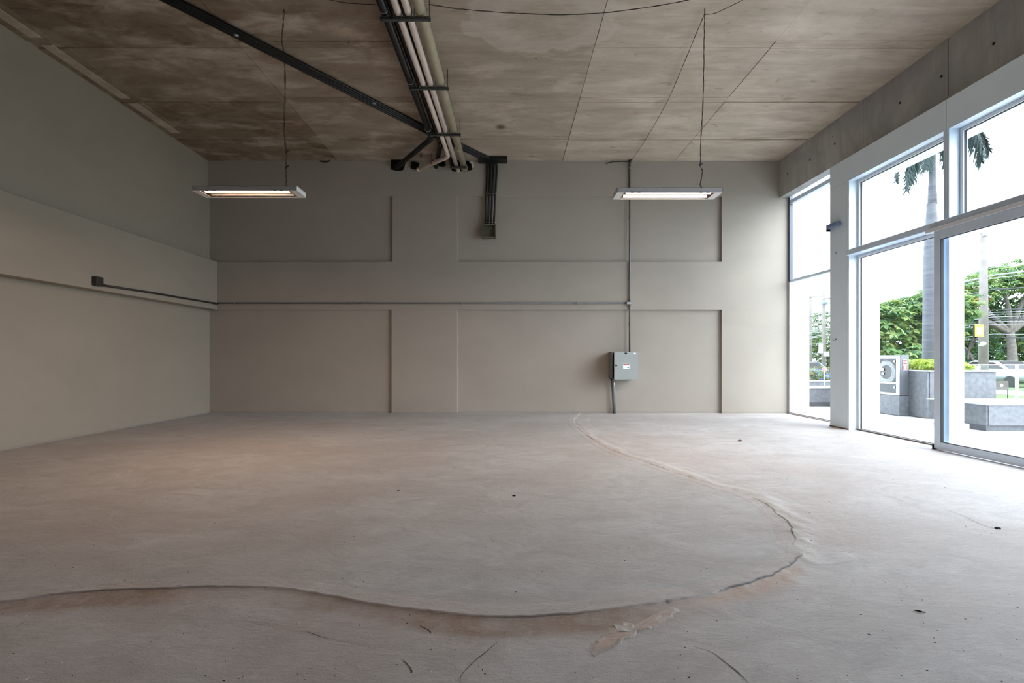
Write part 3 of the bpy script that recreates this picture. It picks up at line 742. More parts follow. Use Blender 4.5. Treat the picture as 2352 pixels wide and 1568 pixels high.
for z in (4.95, 3.1, 2.7): part('spacer_clip', t, M['conduit'], xv-.02, xv+.02, 10.385, 10.41 if z != 3.9 else 10.48, z-.01, z+.01)
tb = thing('tee_box', (xv-.01, 10.35, zh), 'small steel tee box where the two wall conduits meet', 'electrical box')
bm = B(xv-.065, xv+.045, 10.335, 10.40, zh-.03, zh+.03, bevel=.006); link('body', bm, M['coupling'], tb)
link('hub', TB([(xv,10.37,zh-.075),(xv,10.37,zh+.075)], .023, 12), M['conduit'], tb); link('hub', TB([(xv-.10,10.37,zh),(xv-.05,10.37,zh)], .021, 12), M['conduit'], tb)
# dark bits of cord at the ceiling corner
for (pts, lab) in (([at(1392,376,10.36), at(1405,372,10.34), at(1425,371,10.34), at(1447,371,10.36)], 'dark cord lying along the ceiling corner beside the upright conduit'),
                   ([at(735,370,10.37), at(748,372,10.35), at(757,369,10.37)], 'small dark clump at the ceiling corner above the left lamp wire')):
    bm = TB(spline([Vector(p) for p in pts], 4), .014 if 'clump' in lab else .010, 6); tag(link('cord_end', bm, M['wire']), lab, 'cord')
# left wall conduit with end box
t = along_wall('side_conduit', [Vector((-6.275, 7.42, 2.33)), Vector((-6.275, 8.5, 2.355)), Vector((-6.275, 10.36, 2.375))], .017, M['conduit_dark'], 'dark conduit sloping along the band of the left wall')
link('coupling', TB([(-6.275,10.2,2.372),(-6.275,10.36,2.375)], .022, 10), M['conduit_dark'], t)
ob = thing('outlet_box', (-6.26, 7.33, 2.36), 'dark outlet box ending the conduit on the left wall', 'electrical box')
bm = B(-6.30, -6.22, 7.26, 7.38, 2.30, 2.44, bevel=.008); link('body', bm, M['conduit_dark'], ob)
bm = B(-6.22, -6.214, 7.265, 7.375, 2.305, 2.435, bevel=.003); link('cover', bm, M['conduit_dark'], ob)
link('hub', TB([(-6.275,7.38,2.33),(-6.275,7.46,2.332)], .023, 10), M['conduit_dark'], ob)

# ------------------------------------------------------------------ ELECTRICAL CABINET
ep = thing('electrical_cabinet', (2.5, 10.3, .755), 'grey metal electrical cabinet with ajar door on the back wall', 'electrical cabinet')
bx0, bx1, bz0, bz1, byf, byb = 2.215, 2.765, .755, 1.325, 10.14, 10.46
bm = bmesh.new(); w = .012
box(bm, bx0, bx1, byb-.012, byb, bz0, bz1); box(bm, bx0, bx0+w, byf, byb, bz0, bz1); box(bm, bx1-w, bx1, byf, byb, bz0, bz1); box(bm, bx0, bx1, byf, byb, bz0, bz0+w); box(bm, bx0, bx1, byf, byb, bz1-w, bz1)
link('body', bm, M['panel'], ep)
part('inner_plate', ep, M['dark'], bx0+.02, bx1-.02, byb-.03, byb-.02, bz0+.02, bz1-.02)
ang = math.radians(15); dx = Vector((-math.cos(ang), -math.sin(ang), 0)); dn = Vector((-math.sin(ang)*-1, -math.cos(ang), 0)); hp = Vector((bx1-.003, byf-.022, 0)); wd = .55; up = Vector((0,0,1))
dn = Vector((math.sin(ang), -math.cos(ang), 0))
bm = bmesh.new(); zc = (bz0+bz1)/2; hh = bz1-bz0+.01
obox(bm, hp+dx*wd/2+up*zc, dx, dn, up, wd, .003, hh)
for e in (0, wd-.002): obox(bm, hp+dx*(e+.001)+up*zc-dn*.01, dx, dn, up, .002, .02, hh)
for e in (-1,1): obox(bm, hp+dx*wd/2+up*(zc+e*(hh/2-.001))-dn*.01, dx, dn, up, wd, .02, .002)
dr = link('cabinet_door', bm, M['panel'], ep)
def onp(u, v, w_, h_, mat, name, t=.0012, lift=.0022):   # u from left edge of door, v from top
    bm = bmesh.new(); obox(bm, hp+dx*(wd-u)+up*(bz1+.005-v)+dn*lift, dx, dn, up, w_, t, h_); o = link(name, bm, mat, dr); return o
onp(.045,.285,.03,.03,M['dark'],'lock',.012,.008)
onp(.265,.03,.05,.032,M['dark'],'vent_plug',.01,.006)
onp(.475,.032,.045,.030,M['white'],'sticker')
sx, sz = .275, .305
onp(sx,sz,.145,.10,M['white'],'warning_label')
onp(sx,sz-.036,.135,.024,M['red'],'warning_label_band',.0012,.0036)
onp(sx-.045,sz-.036,.03,.014,M['dark'],'warning_label_mark',.0012,.005); onp(sx+.05,sz-.036,.03,.014,M['dark'],'warning_label_mark',.0012,.005)
for q in range(3): onp(sx-.028,sz+.000+q*.014,.06,.005,M['alu'],'warning_label_line',.0012,.0036)
bm = bmesh.new(); c = hp+dx*(wd-sx-.042)+up*(bz1+.005-sz-.016)+dn*.0036
prism(bm, [c-dx*.02-up*.018, c+dx*.02-up*.018, c+up*.02], dn*.001); link('warning_label_symbol', bm, M['dark'], dr)
lp = thing('floor_conduit', (2.4,10.36,0), 'leaning galvanised conduit from cabinet underside to the floor', 'conduit')
link('tube', TB([Vector((2.285,10.32,.765)), Vector((2.30,10.335,.62)), Vector((2.335,10.37,.0))], .030, 14), M['coupling'], lp)
link('tube', TB([Vector((2.262,10.35,.765)), Vector((2.275,10.36,.62)), Vector((2.318,10.41,.0))], .026, 12), M['conduit'], lp)
link('collar', TB([Vector((2.28,10.315,.74)), Vector((2.288,10.322,.70))], .037, 14), M['conduit'], lp)

# gadget on the column
gd = thing('door_sensor', (5.66, 8.35, 3.5), 'small blue grey sensor box on the clad column', 'sensor')
blue = simple('blue_grey_plastic', (.16,.24,.36), .4)
bm = B(5.62, 5.70, 8.17, 8.45, 3.46, 3.54, bevel=.012); link('body', bm, blue, gd)
part('bracket', gd, M['dark'], 5.64, 5.70, 8.45, 8.47, 3.43, 3.55)
# wire bit on the column
tag(link('loose_wire', TB(spline([Vector((5.695,8.3,1.53)), Vector((5.66,8.29,1.50)), Vector((5.65,8.31,1.52)), Vector((5.67,8.33,1.55))], 4), .004, 5), M['wire']), 'short loose wire poking from the hole in the clad column', 'wire')

# ------------------------------------------------------------------ floor debris
brown = simple('dry_leaf_brown', (.16,.09,.055), .8, 0, .3, 60)
def crumb(c, s, mat, seed):
    bm = bmesh.new(); bmesh.ops.create_icosphere(bm, subdivisions=1, radius=1)
    for v in bm.verts:
        k = 1+.45*noise.noise(v.co*1.7+Vector((seed,0,0))); v.co = Vector((v.co.x*s*k, v.co.y*s*.7*k, v.co.z*s*.4*k))+Vector((c.x, c.y, c.z+s*.25))
    return bm
for (px, py, s, m, lab, z) in ((1699,1013,.035,brown,'brown crumpled dry leaf on the floor near the window',0),(2292,1214,.020,M['dark'],'black chip on the floor at the right edge',0),
                         (1180,1139,.018,M['dark'],'thin dark chip in the middle of the floor',HS),(915,1126,.014,M['dark'],'tiny dark chip left of the middle of the floor',HS)):
    tag(link('debris', crumb(gp(px,py,z), s, m, px), m), lab, 'debris')
c = gp(2112,1406); tag(link('twig', TB([c+Vector((-.016,.012,.004)), c+Vector((0,0,.006)), c+Vector((.02,-.01,.004))], [.002,.004,.0015], 6), M['dark']), 'short curved dark twig on the bright floor at right', 'twig')
bm = bmesh.new(); rnd = random.Random(4)
for i in range(520):
    px = rnd.uniform(0,2352); py = 1568-(rnd.random()**1.5)*600; c = gp(px, py)
    if not (-6.3 < c.x < 5.5 and c.y < 10.2): continue
    s = rnd.uniform(.0008,.0022); a = rnd.uniform(0,3.14); c.z = .0015+HS*(1 if c.x < 1.2 else .4)
    ax = Vector((math.cos(a),math.sin(a),0)); ay = Vector((-math.sin(a),math.cos(a),0))
    n0 = len(bm.faces); obox(bm, c, ax, ay, Vector((0,0,1)), s*rnd.uniform(1,5), s, s); bm.faces.ensure_lookup_table(); mi = 0 if rnd.random() < .55 else 1
    for f in bm.faces[n0:]: f.material_index = mi
tag(link('floor_grit', bm, [M['dark'], M['white']]), 'scattered dark and pale grit on the concrete floor', 'grit', kind='stuff')

# ================================================================== OUTSIDE
def gz(x, Y): return -.012 - (.034*max(0, Y-16) if x > 11.4 else 0)
g = M['pave']
pv = link('plaza_paving', B(6.19, 12.6, -12, 60, -.2, -.01), g); tag(pv, 'pale stone paving outside the glazing', 'paving', kind='structure')
def slab(name, x0, x1, mat, label, cat, lift=0):
    bm = bmesh.new(); ys = [-12, 4, 16, 24, 34, 50, 120]; rows = [[bm.verts.new((x, y, gz(12, y)+lift)) for x in (x0, x1)] for y in ys]
    for a, b in zip(rows, rows[1:]): bm.faces.new((a[0], a[1], b[1], b[0]))
    bmesh.ops.recalc_face_normals(bm, faces=bm.faces)
    if bm.faces[0:] and sum(f.normal.z for f in bm.faces) < 0: bmesh.ops.reverse_faces(bm, faces=bm.faces)
    return tag(link(name, bm, mat), label, cat, kind='structure')
lawn = simple('mown_grass', (0.080,0.120,0.030), .9, 0, .3, 12, .4)
slab('lawn', 12.6, 16.5, lawn, 'strip of lawn between the plaza and the street', 'lawn')
slab('street', 16.5, 20.6, simple('pale_asphalt', (.42,.42,.43), .8, 0, .08, 4), 'pale street beyond the lawn', 'street')
slab('far_lawn', 20.6, 140, simple('park_grass', (0.060,0.100,0.025), .9, 0, .35, 3, .4), 'grass under the park trees beyond the street', 'lawn', -.005)
# tall planter
pl = thing('granite_planter', (9.0, 10.4, 0), 'tall grey granite planter holding the palm', 'planter')
part('front_slab', pl, M['granite'], 8.42, 9.74, 9.54, 9.60, 0, .925, bevel=.004)
part('side_slab', pl, M['granite'], 8.36, 8.415, 9.545, 11.6, 0, .925, bevel=.004)
part('side_slab', pl, M['granite'], 9.68, 9.74, 9.61, 11.6, 0, .925, bevel=.004)
part('back_slab', pl, M['granite'], 8.42, 9.68, 11.54, 11.6, 0, .925, bevel=.004)
bm = bmesh.new(); 
for a in ((8.36,9.80,9.50,9.66),(8.36,9.80,11.5,11.66),(8.36,8.48,9.66,11.5),(9.64,9.80,9.66,11.5)): box(bm, *a, .928, .955, bevel=.003)
link('coping', bm, M['coping'], pl)
part('soil', pl, simple('soil', (.05,.035,.025), .9, 0, .3, 20), 8.42, 9.68, 9.61, 11.53, .3, .88)
# plinth + fire hose cabinet
ph = thing('granite_plinth', (8.26, 10.4, 0), 'low dark granite plinth under the fire hose cabinet', 'plinth')
part('plinth_body', ph, M['granite'], 8.15, 8.355, 9.96, 11.2, 0, .412, bevel=.004)
fh = thing('fire_hose_cabinet', (8.26, 10.4, .416), 'grey steel fire hose cabinet with dark glass door and red signs', 'fire cabinet')
cab = simple('cabinet_grey_steel', (0.150,0.160,0.175), .4, .4, .04, 5)
bm = bmesh.new()
box(bm, 8.17, 8.355, 9.96, 9.972, .416, 1.26, bevel=.002); box(bm, 8.17, 8.355, 11.1, 11.112, .416, 1.26); box(bm, 8.343, 8.355, 9.972, 11.1, .416, 1.26)
box(bm, 8.15, 8.355, 9.955, 11.115, 1.245, 1.262, bevel=.003); box(bm, 8.17, 8.355, 9.96, 11.11, .416, .43)
link('cabinet_body', bm, cab, fh)
bm = bmesh.new(); X0, X1 = 8.145, 8.168
box(bm, X0, X1, 9.965, 10.03, .42, 1.24); box(bm, X0, X1, 11.04, 11.1, .42, 1.24); box(bm, X0, X1, 10.03, 11.04, .42, .46); box(bm, X0, X1, 10.03, 11.04, 1.19, 1.24); box(bm, X0, X1, 10.03, 11.04, .655, .685)
df = link('door_frame', bm, simple('cabinet_door_steel', (.45,.48,.5), .35, .4), fh)
part('door_pane', fh, M['glass'], 8.155, 8.159, 10.03, 11.04, .46, 1.19)
part('lining', fh, M['dark'], 8.325, 8.34, 9.98, 11.09, .44, 1.24)
link('latch', disc((8.142,10.07,1.13), (1,0,0), .02, .012, 12), M['coupling'], df); link('latch', disc((8.142,10.07,.58), (1,0,0), .02, .012, 12), M['coupling'], df)
link('hose_coil', TB([Vector((8.27+.012*(i%2), 10.45+math.cos(i*.42)*(.16+.0016*i), .9+math.sin(i*.42)*(.16+.0016*i))) for i in range(60)], .016, 6), simple('hose_pale', (.35,.34,.32), .7), fh)
link('hose_valve', TB([(8.26,10.75,1.12),(8.26,10.68,1.12),(8.26,10.64,1.05)], [.04,.03,.03], 10), simple('valve_brass', (.45,.28,.06), .35, .7), fh)
for i, (z, w_) in enumerate(((.93,.10),(.84,.05))): part('sticker', fh, M['white'], 8.138, 8.144, 10.36, 10.36+w_, z, z+.05)
# red signs on the face toward the camera
def sgn_plate(z0, z1):
    global rs
    rs = part('red_sign', fh, M['white'], 8.222, 8.312, 9.952, 9.956, z0-.006, z1+.006)
    part('red_sign_field', rs, M['red'], 8.227, 8.307, 9.949, 9.952, z0, z1)
sgn_plate(1.07, 1.16); sgn_plate(.955, 1.045)
bm = bmesh.new(); yb = 9.949
prism(bm, [Vector((8.236,yb,1.135)), Vector((8.258,yb,1.122)), Vector((8.258,yb,1.108)), Vector((8.236,yb,1.095))], Vector((0,-.002,0)))
prism(bm, [Vector((8.298,yb,1.135)), Vector((8.276,yb,1.122)), Vector((8.276,yb,1.108)), Vector((8.298,yb,1.095))], Vector((0,-.002,0)))
box(bm, 8.258, 8.276, yb-.002, yb, 1.111, 1.119); link('sign_symbol', bm, M['white'], fh)
bm = bmesh.new(); prism(bm, [Vector((8.267+math.cos(q)*.024, yb, 1.006+math.sin(q)*(.026 if math.sin(q) < .5 else .034))) for q in [2*math.pi*i/16 for i in range(16)]], Vector((0,-.002,0)))
box(bm, 8.24, 8.294, yb-.002, yb, .963, .970); link('sign_symbol', bm, M['white'], fh)
# low bench right
bn = thing('granite_bench', (9.5, 8.2, 0), 'low grey granite bench outside the sliding door', 'bench')
part('front_slab', bn, M['granite'], 7.90, 12.4, 7.86, 7.92, .09, .425, bevel=.003); part('side_slab', bn, M['granite'], 7.87, 7.895, 7.865, 8.95, .09, .425, bevel=.003)
part('core', bn, M['granite'], 7.95, 12.3, 7.95, 8.9, -.01, .40); part('seat_top', bn, M['coping'], 7.85, 12.42, 7.84, 8.97, .427, .447, bevel=.003)
kb = link('kerb_block', B(7.12, 7.30, 7.56, 7.85, -.01, .16, bevel=.006), simple('white_paint', (.75,.75,.74), .6)); tag(kb, 'small white kerb block on the paving beside the granite bench', 'kerb')
# left bay: low wall + bench + white blocks
lw = thing('low_planter_wall', (8.5, 13.6, 0), 'low granite planter wall with pale coping behind the left pane', 'planter')
part('wall_slab', lw, M['granite'], 6.9, 10.6, 13.5, 13.6, 0, .54, bevel=.004); part('coping', lw, M['coping'], 6.9, 10.62, 13.46, 13.66, .54, .57, bevel=.003); part('soil', lw, brown, 6.9, 10.6, 13.6, 14.9, 0, .45)
lb = thing('small_granite_bench', (8.2, 12.1, 0), 'granite bench in front of the low planter wall', 'bench')
part('front_slab', lb, M['granite'], 7.46, 9.4, 11.95, 12.0, .10, .44, bevel=.003); part('side_slab', lb, M['granite'], 7.40, 7.455, 11.96, 12.6, .10, .44, bevel=.003)
part('core', lb, M['granite'], 7.55, 9.3, 12.05, 12.5, -.01, .42); part('seat_top', lb, M['coping'], 7.38, 9.42, 11.93, 12.62, .441, .465, bevel=.003)
wh = simple('white_block_paint', (.8,.8,.8), .6)
sb = thing('white_step', (7.3, 12.0, 0), 'white stepped block on the paving left of the small bench', 'step')
part('upper_block', sb, wh, 6.9, 7.25, 12.0, 12.3, -.01, .29, bevel=.004); part('lower_block', sb, wh, 6.85, 7.36, 11.75, 11.99, -.01, .11, bevel=.004)

# foliage builder: leaves as small folded quads in whorls on lumpy blobs
def leafmesh(name, blobs, nleaf, ls, cols, seed, whorl=5, flat=.35):
    rnd = random.Random(seed); V = []; Fc = []; MI = []
    vol = [b[1].x*b[1].y*b[1].z for b in blobs]; tot = sum(vol)
    for (c, r), vv in zip(blobs, vol):
        n = max(6, int(nleaf/whorl*vv/tot))
        for _ in range(n):
            while True:
                d = Vector((rnd.gauss(0,1), rnd.gauss(0,1), rnd.gauss(0,1)))
                if d.length > .01: break
            d.normalize(); rr = rnd.random()**.28
            p = c+Vector((d.x*r.x, d.y*r.y, d.z*r.z))*rr
            nn = (d*flat+Vector((rnd.gauss(0,.35), rnd.gauss(0,.35), 1))).normalized()
            a = nn.orthogonal().normalized(); b = nn.cross(a); a0 = rnd.random()*6.28
            mi = rnd.choices(range(len(cols)), cols)[0]
            for k in range(whorl):
                q = a0+6.283*k/whorl; dr = (a*math.cos(q)+b*math.sin(q)); sd = (a*-math.sin(q)+b*math.cos(q))
                l = ls*rnd.uniform(.7,1.2); w = l*.30; dp = -nn*l*.35
                i = len(V); V += [p, p+dr*l*.55+sd*w-nn*l*.05, p+dr*l+dp, p+dr*l*.55-sd*w-nn*l*.05]; Fc.append((i,i+1,i+2,i+3)); MI.append(mi)
    me = bpy.data.meshes.new(name); me.from_pydata([tuple(v) for v in V], [], Fc); me.polygons.foreach_set('material_index', MI); me.update(); return me
def leaf_mat(name, c):
    m = simple(name, c, .55, 0, .25, 1.5); p = m.node_tree.nodes['Principled BSDF']
    try: p.inputs['Subsurface Weight'].default_value = 0
    except Exception: pass
    # thin leaf: part of the light passes through
    N = m.node_tree.nodes; L = m.node_tree.links; tr = N.new('ShaderNodeBsdfTranslucent'); mx = N.new('ShaderNodeMixShader'); mx.inputs[0].default_value = .4
    src = p.inputs['Base Color'].links[0].from_socket; L.new(src, tr.inputs['Color']); L.new(p.outputs[0], mx.inputs[1]); L.new(tr.outputs[0], mx.inputs[2]); L.new(mx.outputs[0], N['Material Output'].inputs['Surface'])
    return m
LG = [leaf_mat('leaf_mid_green', (0.120,0.225,0.068)), leaf_mat('leaf_deep_green', (0.051,0.136,0.060)), leaf_mat('leaf_light_green', (0.221,0.299,0.091)), leaf_mat('leaf_yellow', (0.310,0.250,0.030))]
LIME = [leaf_mat('leaf_lime', (0.375,0.435,0.060)), leaf_mat('leaf_lime_deep', (0.300,0.420,0.060))]
bark = simple('grey_brown_bark', (.14,.12,.11), .9, 0, .3, 6, .4)
def tree(name, x, Y, label, cat, h, blobs, n, ls, cols, seed, trunk=True, r0=.22, group=None):
    z = gz(x, Y); t = thing(name, (x, Y, z), label, cat, group)
    me = leafmesh(name+'_leaves', [(Vector(c), Vector(r)) for c, r in blobs], n, ls, cols, seed)
    for m in LG: me.materials.append(m)
    o = bpy.data.objects.new('foliage', me); COL.objects.link(o); o.parent = t; o['kind'] = 'stuff'
    if trunk:
        bm = bmesh.new(); fk = h*.42; rnd = random.Random(seed)
        tube(bm, spline([Vector((x,Y,z)), Vector((x+.1,Y,z+fk*.5)), Vector((x-.05,Y,z+fk))], 3), [r0*(1-.06*i) for i in range(7)], 8)
        for (c, r) in blobs:
            e = Vector(c)+Vector((x,Y,z)); e.z -= r[2]*.2; s = Vector((x-.05,Y,z+fk*.97)); mid = s.lerp(e,.5)+Vector((rnd.uniform(-.3,.3),0,rnd.uniform(-.1,.4)))
            tube(bm, spline([s, mid, e], 4), [r0*.55*(1-.08*i) for i in range(9)], 6)
        link('trunk', bm, bark, t)
    return t
# big spreading tree in the right bay
def PX(px, Y): return (px-CX)*Y/F
Y0 = 33; x0 = PX(2322, Y0)
bl = [((-3.2,0,6.4),(2.3,2,1.1)),((-.8,0,7.1),(2.2,2,1.0)),((1.6,0,7.6),(2.4,2,1.2)),((-2.6,1,5.0),(1.6,1.5,.8)),((2.2,0,5.9),(1.6,1.5,.9)),((4.5,0,6.6),(2.4,2,1.5)),((-4.6,0,5.6),(1.3,1.3,.7))]
spt = tree('spreading_tree', x0, Y0, 'large spreading tree with dark forked trunk behind the utility pole at right', 'tree', 8.6, bl, 15000, .24, [5,1,5,0], 11, r0=.32)
# yellow sprays hanging left of pole
yb_ = at(2243,690,31.5); me = leafmesh('yellow_spray', [(Vector((0,0,0)), Vector((.55,.4,.16))),(Vector((.75,0,.05)), Vector((.2,.3,.12)))], 260, .18, [0,0,0,1], 5)
for m in LG: me.materials.append(m)
o = bpy.data.objects.new('yellow_foliage', me); COL.objects.link(o); o.parent = spt; o.location = yb_-spt.location; o['kind'] = 'stuff'; o['label'] = 'spray of yellow leaves'
# understory masses (park hedge trees), Y 38-46, all with own label
und = [(2225,35.5,4.9,'dark bushy tree low behind the utility pole, left of it',21,[4,6,2,0]),(2300,40,4.6,'dark bushy tree behind the forked trunk of the spreading tree',22,[4,7,1,0]),(2370,36,5.2,'dark bushy tree at the right edge of the view',23,[4,6,2,0]),
       (2190,46,5.8,'tall green tree behind the second mullion',24,[5,3,3,0]),(2120,51,5.9,'mid green tree seen directly behind the palm trunk',25,[5,3,3,0]),(2040,46,5.1,'mid green tree seen beside the column edge',26,[5,4,2,0]),
       (1975,52,5.4,'green tree hidden mostly behind the clad column',27,[5,3,3,0]),(1900,47,5.7,'green tree behind the two utility poles in the left pane',28,[5,3,3,0]),(1850,57,4.8,'lower green tree at the left end of the left pane',29,[4,5,2,0]),(1790,62,4.6,'green tree hidden behind the back wall corner',30,[4,5,2,0])]
for (px, Y, h, lab, sd, cols) in und:
    rnd = random.Random(sd); bl = [((rnd.uniform(-1.8,1.8), rnd.uniform(-.8,.8), rnd.uniform(.5,h+.9)), (rnd.uniform(1.1,1.7), 1.2, rnd.uniform(.8,1.2))) for _ in range(11)]
    tree('bushy_tree', PX(px,Y), Y, lab, 'tree', h+1, bl, 8000, .27, cols, sd, r0=.16)
# mid distance tree with big whorled leaves (middle bay)
Y0 = 22; bl = [((-1.3,0,2.6),(.9,.8,.7)),((-.4,0,3.5),(1.0,.8,.7)),((.9,0,3.9),(1.0,.8,.8)),((.3,0,2.5),(1.1,.8,.7)),((-1.6,0,3.5),(.8,.7,.5)),((1.8,.3,2.8),(.9,.8,.9)),((-1.5,0,1.6),(.9,.8,.7)),((.3,0,1.5),(1.0,.8,.7)),((2.4,0,3.8),(.8,.7,.7))]
tree('whorled_leaf_tree', PX(2085,Y0), Y0, 'broad leaved tree with whorled foliage left of the palm trunk', 'tree', 4.6, bl, 6500, .27, [5,2,5,0], 41, r0=.14)
bl = [((0,0,1.0),(.55,.4,.42)),((-.4,0,.8),(.4,.4,.4)),((.5,0,.75),(.5,.4,.4)),((0,0,.45),(.7,.4,.4)),((.2,0,1.35),(.35,.3,.25))]
tree('large_leaf_shrub', PX(2092,13.6), 13.6, 'glossy large leaved shrub behind the tall planter', 'shrub', 1.7, bl, 1500, .15, [4,5,3,0], 42, r0=.03)
# hedge in left bay
def hedge(name, x0, x1, y0, y1, z0, z1, n, ls, mats, label, seed, cat='shrub'):
    c = Vector(((x0+x1)/2, (y0+y1)/2, z0)); t = thing(name, c, label, cat); rnd = random.Random(seed); bl = []; k = max(3, int((x1-x0)/.28))
    for i in range(k): bl.append((Vector((x0+(x1-x0)*(i+.5)/k-c.x+rnd.uniform(-.08,.08), rnd.uniform(-.2,.2)*(y1-y0), rnd.uniform(.35,.6)*(z1-z0))), Vector(((x1-x0)/k*.9, (y1-y0)/2, (z1-z0)*rnd.uniform(.4,.52)))))
    me = leafmesh(name, bl, n, ls, [1]*len(mats), seed, 4)
    for m in mats: me.materials.append(m)
    o = bpy.data.objects.new('foliage', me); COL.objects.link(o); o.parent = t; o['kind'] = 'stuff'
    bm = bmesh.new()
    for b in bl: tube(bm, [c+Vector((b[0].x, b[0].y, -.02)), c+b[0]], .012, 5)
    link('stems', bm, bark, t); return t
hedge('hedge', 6.95, 10.4, 13.75, 14.7, .44, .95, 5200, .07, [LG[2], LG[0], leaf_mat('leaf_bronze', (0.170,0.135,0.060))], 'clipped hedge above the low planter wall in the left pane', 51, 'hedge')
hedge('lime_shrub', 8.50, 9.62, 9.75, 11.3, .86, 1.19, 4200, .07, LIME, 'lime green shrub filling the tall granite planter', 52)
# palm
pm = thing('palm', (9.41,10.6,.88), 'slim palm with smooth grey trunk and drooping fronds outside the glazing', 'palm')
tr_ = NT('palm_trunk_bark'); rg = tr_.noise(tr_.mapped((1,1,9)), 2.2, 4, .6); tr_.L.new(tr_.ramp(rg, [(.35,(.085,.09,.105)),(.65,(.135,.14,.155))]), tr_.p.inputs['Base Color']); tr_.p.inputs['Roughness'].default_value = .8
zz = [.5,1.2,2.2,3.3,3.9,4.4,4.62]; rr_ = [.18,.175,.165,.150,.125,.095,.085]
link('trunk', TB(spline([Vector((9.40+.01*math.sin(z), 10.6, z)) for z in zz], 1), rr_, 20), tr_.m, pm)
for z in (1.7,2.3,2.95,3.5,4.0): link('trunk_ring', TB([(9.405,10.6,z-.006),(9.405,10.6,z+.006)], [.181-.0135*(z-.5)*1.35 if z > 3.2 else .178-.008*z]*2, 20), tr_.m, pm)
link('crownshaft', TB([Vector((9.41,10.6,4.60)),Vector((9.41,10.6,5.2)),Vector((9.415,10.6,5.9)),Vector((9.42,10.6,6.3))], [.085,.065,.05,.03], 16), tr_.m, pm)
FR = leaf_mat('palm_frond_green', (.045,.075,.07))
def frond(az, out, rise, drop, seed):
    rnd = random.Random(seed); c = Vector((9.42,10.6,6.15)); d = Vector((math.cos(az), math.sin(az), 0)); s = Vector((-d.y, d.x, 0)); P = spline([c, c+d*out*.35+Vector((0,0,rise)), c+d*out*.75+Vector((0,0,rise*.6-drop*.25)), c+d*out-Vector((0,0,drop))], 12)
    bm = bmesh.new(); tube(bm, P, [.022*(1-.85*i/len(P)) for i in range(len(P))], 6)
    for i in range(4, len(P)):
        t = (P[i]-P[i-1]).normalized(); l = .50*math.sin(math.pi*(.18+.72*i/len(P)))+.08
        for k in range(8):
            p = P[i-1].lerp(P[i], k/8)
            for sd in (-1, 1):
                e = p+(s*sd*.5+t*.6+Vector((rnd.gauss(0,.16), rnd.gauss(0,.16), -.6+rnd.gauss(0,.2)))).normalized()*l*rnd.uniform(.8,1.1)*.85; w = t*.017
                m_ = p.lerp(e,.55)+Vector((0,0,.03)); a = [bm.verts.new(q) for q in (p-w, p+w, m_+w, m_-w)]; tip = bm.verts.new(e-Vector((0,0,.03)))
                bm.faces.new(a); bm.faces.new((a[3], a[2], tip))
    link('frond', bm, FR, pm)
for az, out, rise, drop, sd in ((math.pi, .58,.45,1.25,1),(math.pi*1.04,.45,.40,.80,13),(math.pi*.9,.68,.40,.95,2),(0.05,.42,.35,.85,3),(-.12,1.12,.42,.42,4),(-.02,1.05,.40,.62,11),(.1,.34,.4,.65,12),(math.pi*1.2,.5,.5,.9,5),(-.9,.8,.5,.6,6),(1.2,1.2,.5,.6,7),(2.2,1.1,.5,.5,8),(-2.0,.9,.6,.3,9)): frond(az, out, rise, drop, sd)
# glass balustrade
bs = thing('glass_balustrade', (11.5,11.2,0), 'clear glass balustrade beyond the tall planter', 'balustrade')
part('glass_panel', bs, M['glass'], 10.0, 11.9, 11.2, 11.212, .05, 1.035); part('glass_panel', bs, M['glass'], 11.95, 14.2, 11.2, 11.212, .05, 1.035)
part('handrail', bs, M['alu_white'], 9.9, 14.3, 11.19, 11.222, 1.035, 1.055, bevel=.003)
for x in (9.92, 11.92, 14.25): part('post', bs, M['alu_white'], x-.02, x+.02, 11.185, 11.225, -.01, 1.035)
# path light on planter, garden sign
pc = thing('planter_lamp', (at(2246,849,10.9)), 'small white cylinder lamp on the planter beside the lime shrub', 'lamp')
c = at(2246,849,9.58); pc.location = (c.x, 9.58, .955)
link('lamp_body', TB([(c.x,9.58,.955),(c.x,9.58,1.03)], .034, 14), M['white'], pc); link('lamp_cap', TB([(c.x,9.58,1.03),(c.x,9.58,1.042)], .040, 14), M['alu'], pc)
gs = thing('garden_sign', (PX(2302,14),14,0), 'small dark sign board on thin legs standing on the lawn', 'sign')
a, b = at(2284,875,14), at(2315,894,14)
part('board', gs, simple('sign_brown', (.10,.075,.07), .5), a.x, b.x, 13.98, 14.0, b.z, a.z, bevel=.003)
part('leg', gs, M['dark'], a.x+.01, a.x+.03, 13.985, 13.995, -.02, b.z); part('leg', gs, M['dark'], b.x-.03, b.x-.01, 13.985, 13.995, -.02, b.z); part('crossbar', gs, M['dark'], a.x+.03, b.x-.03, 13.985, 13.995, .12, .135)
link('emblem', disc(((a.x+b.x)/2-.01, 13.977, (a.z+b.z)/2), (0,1,0), .045, .005, 16), M['white'], gs)
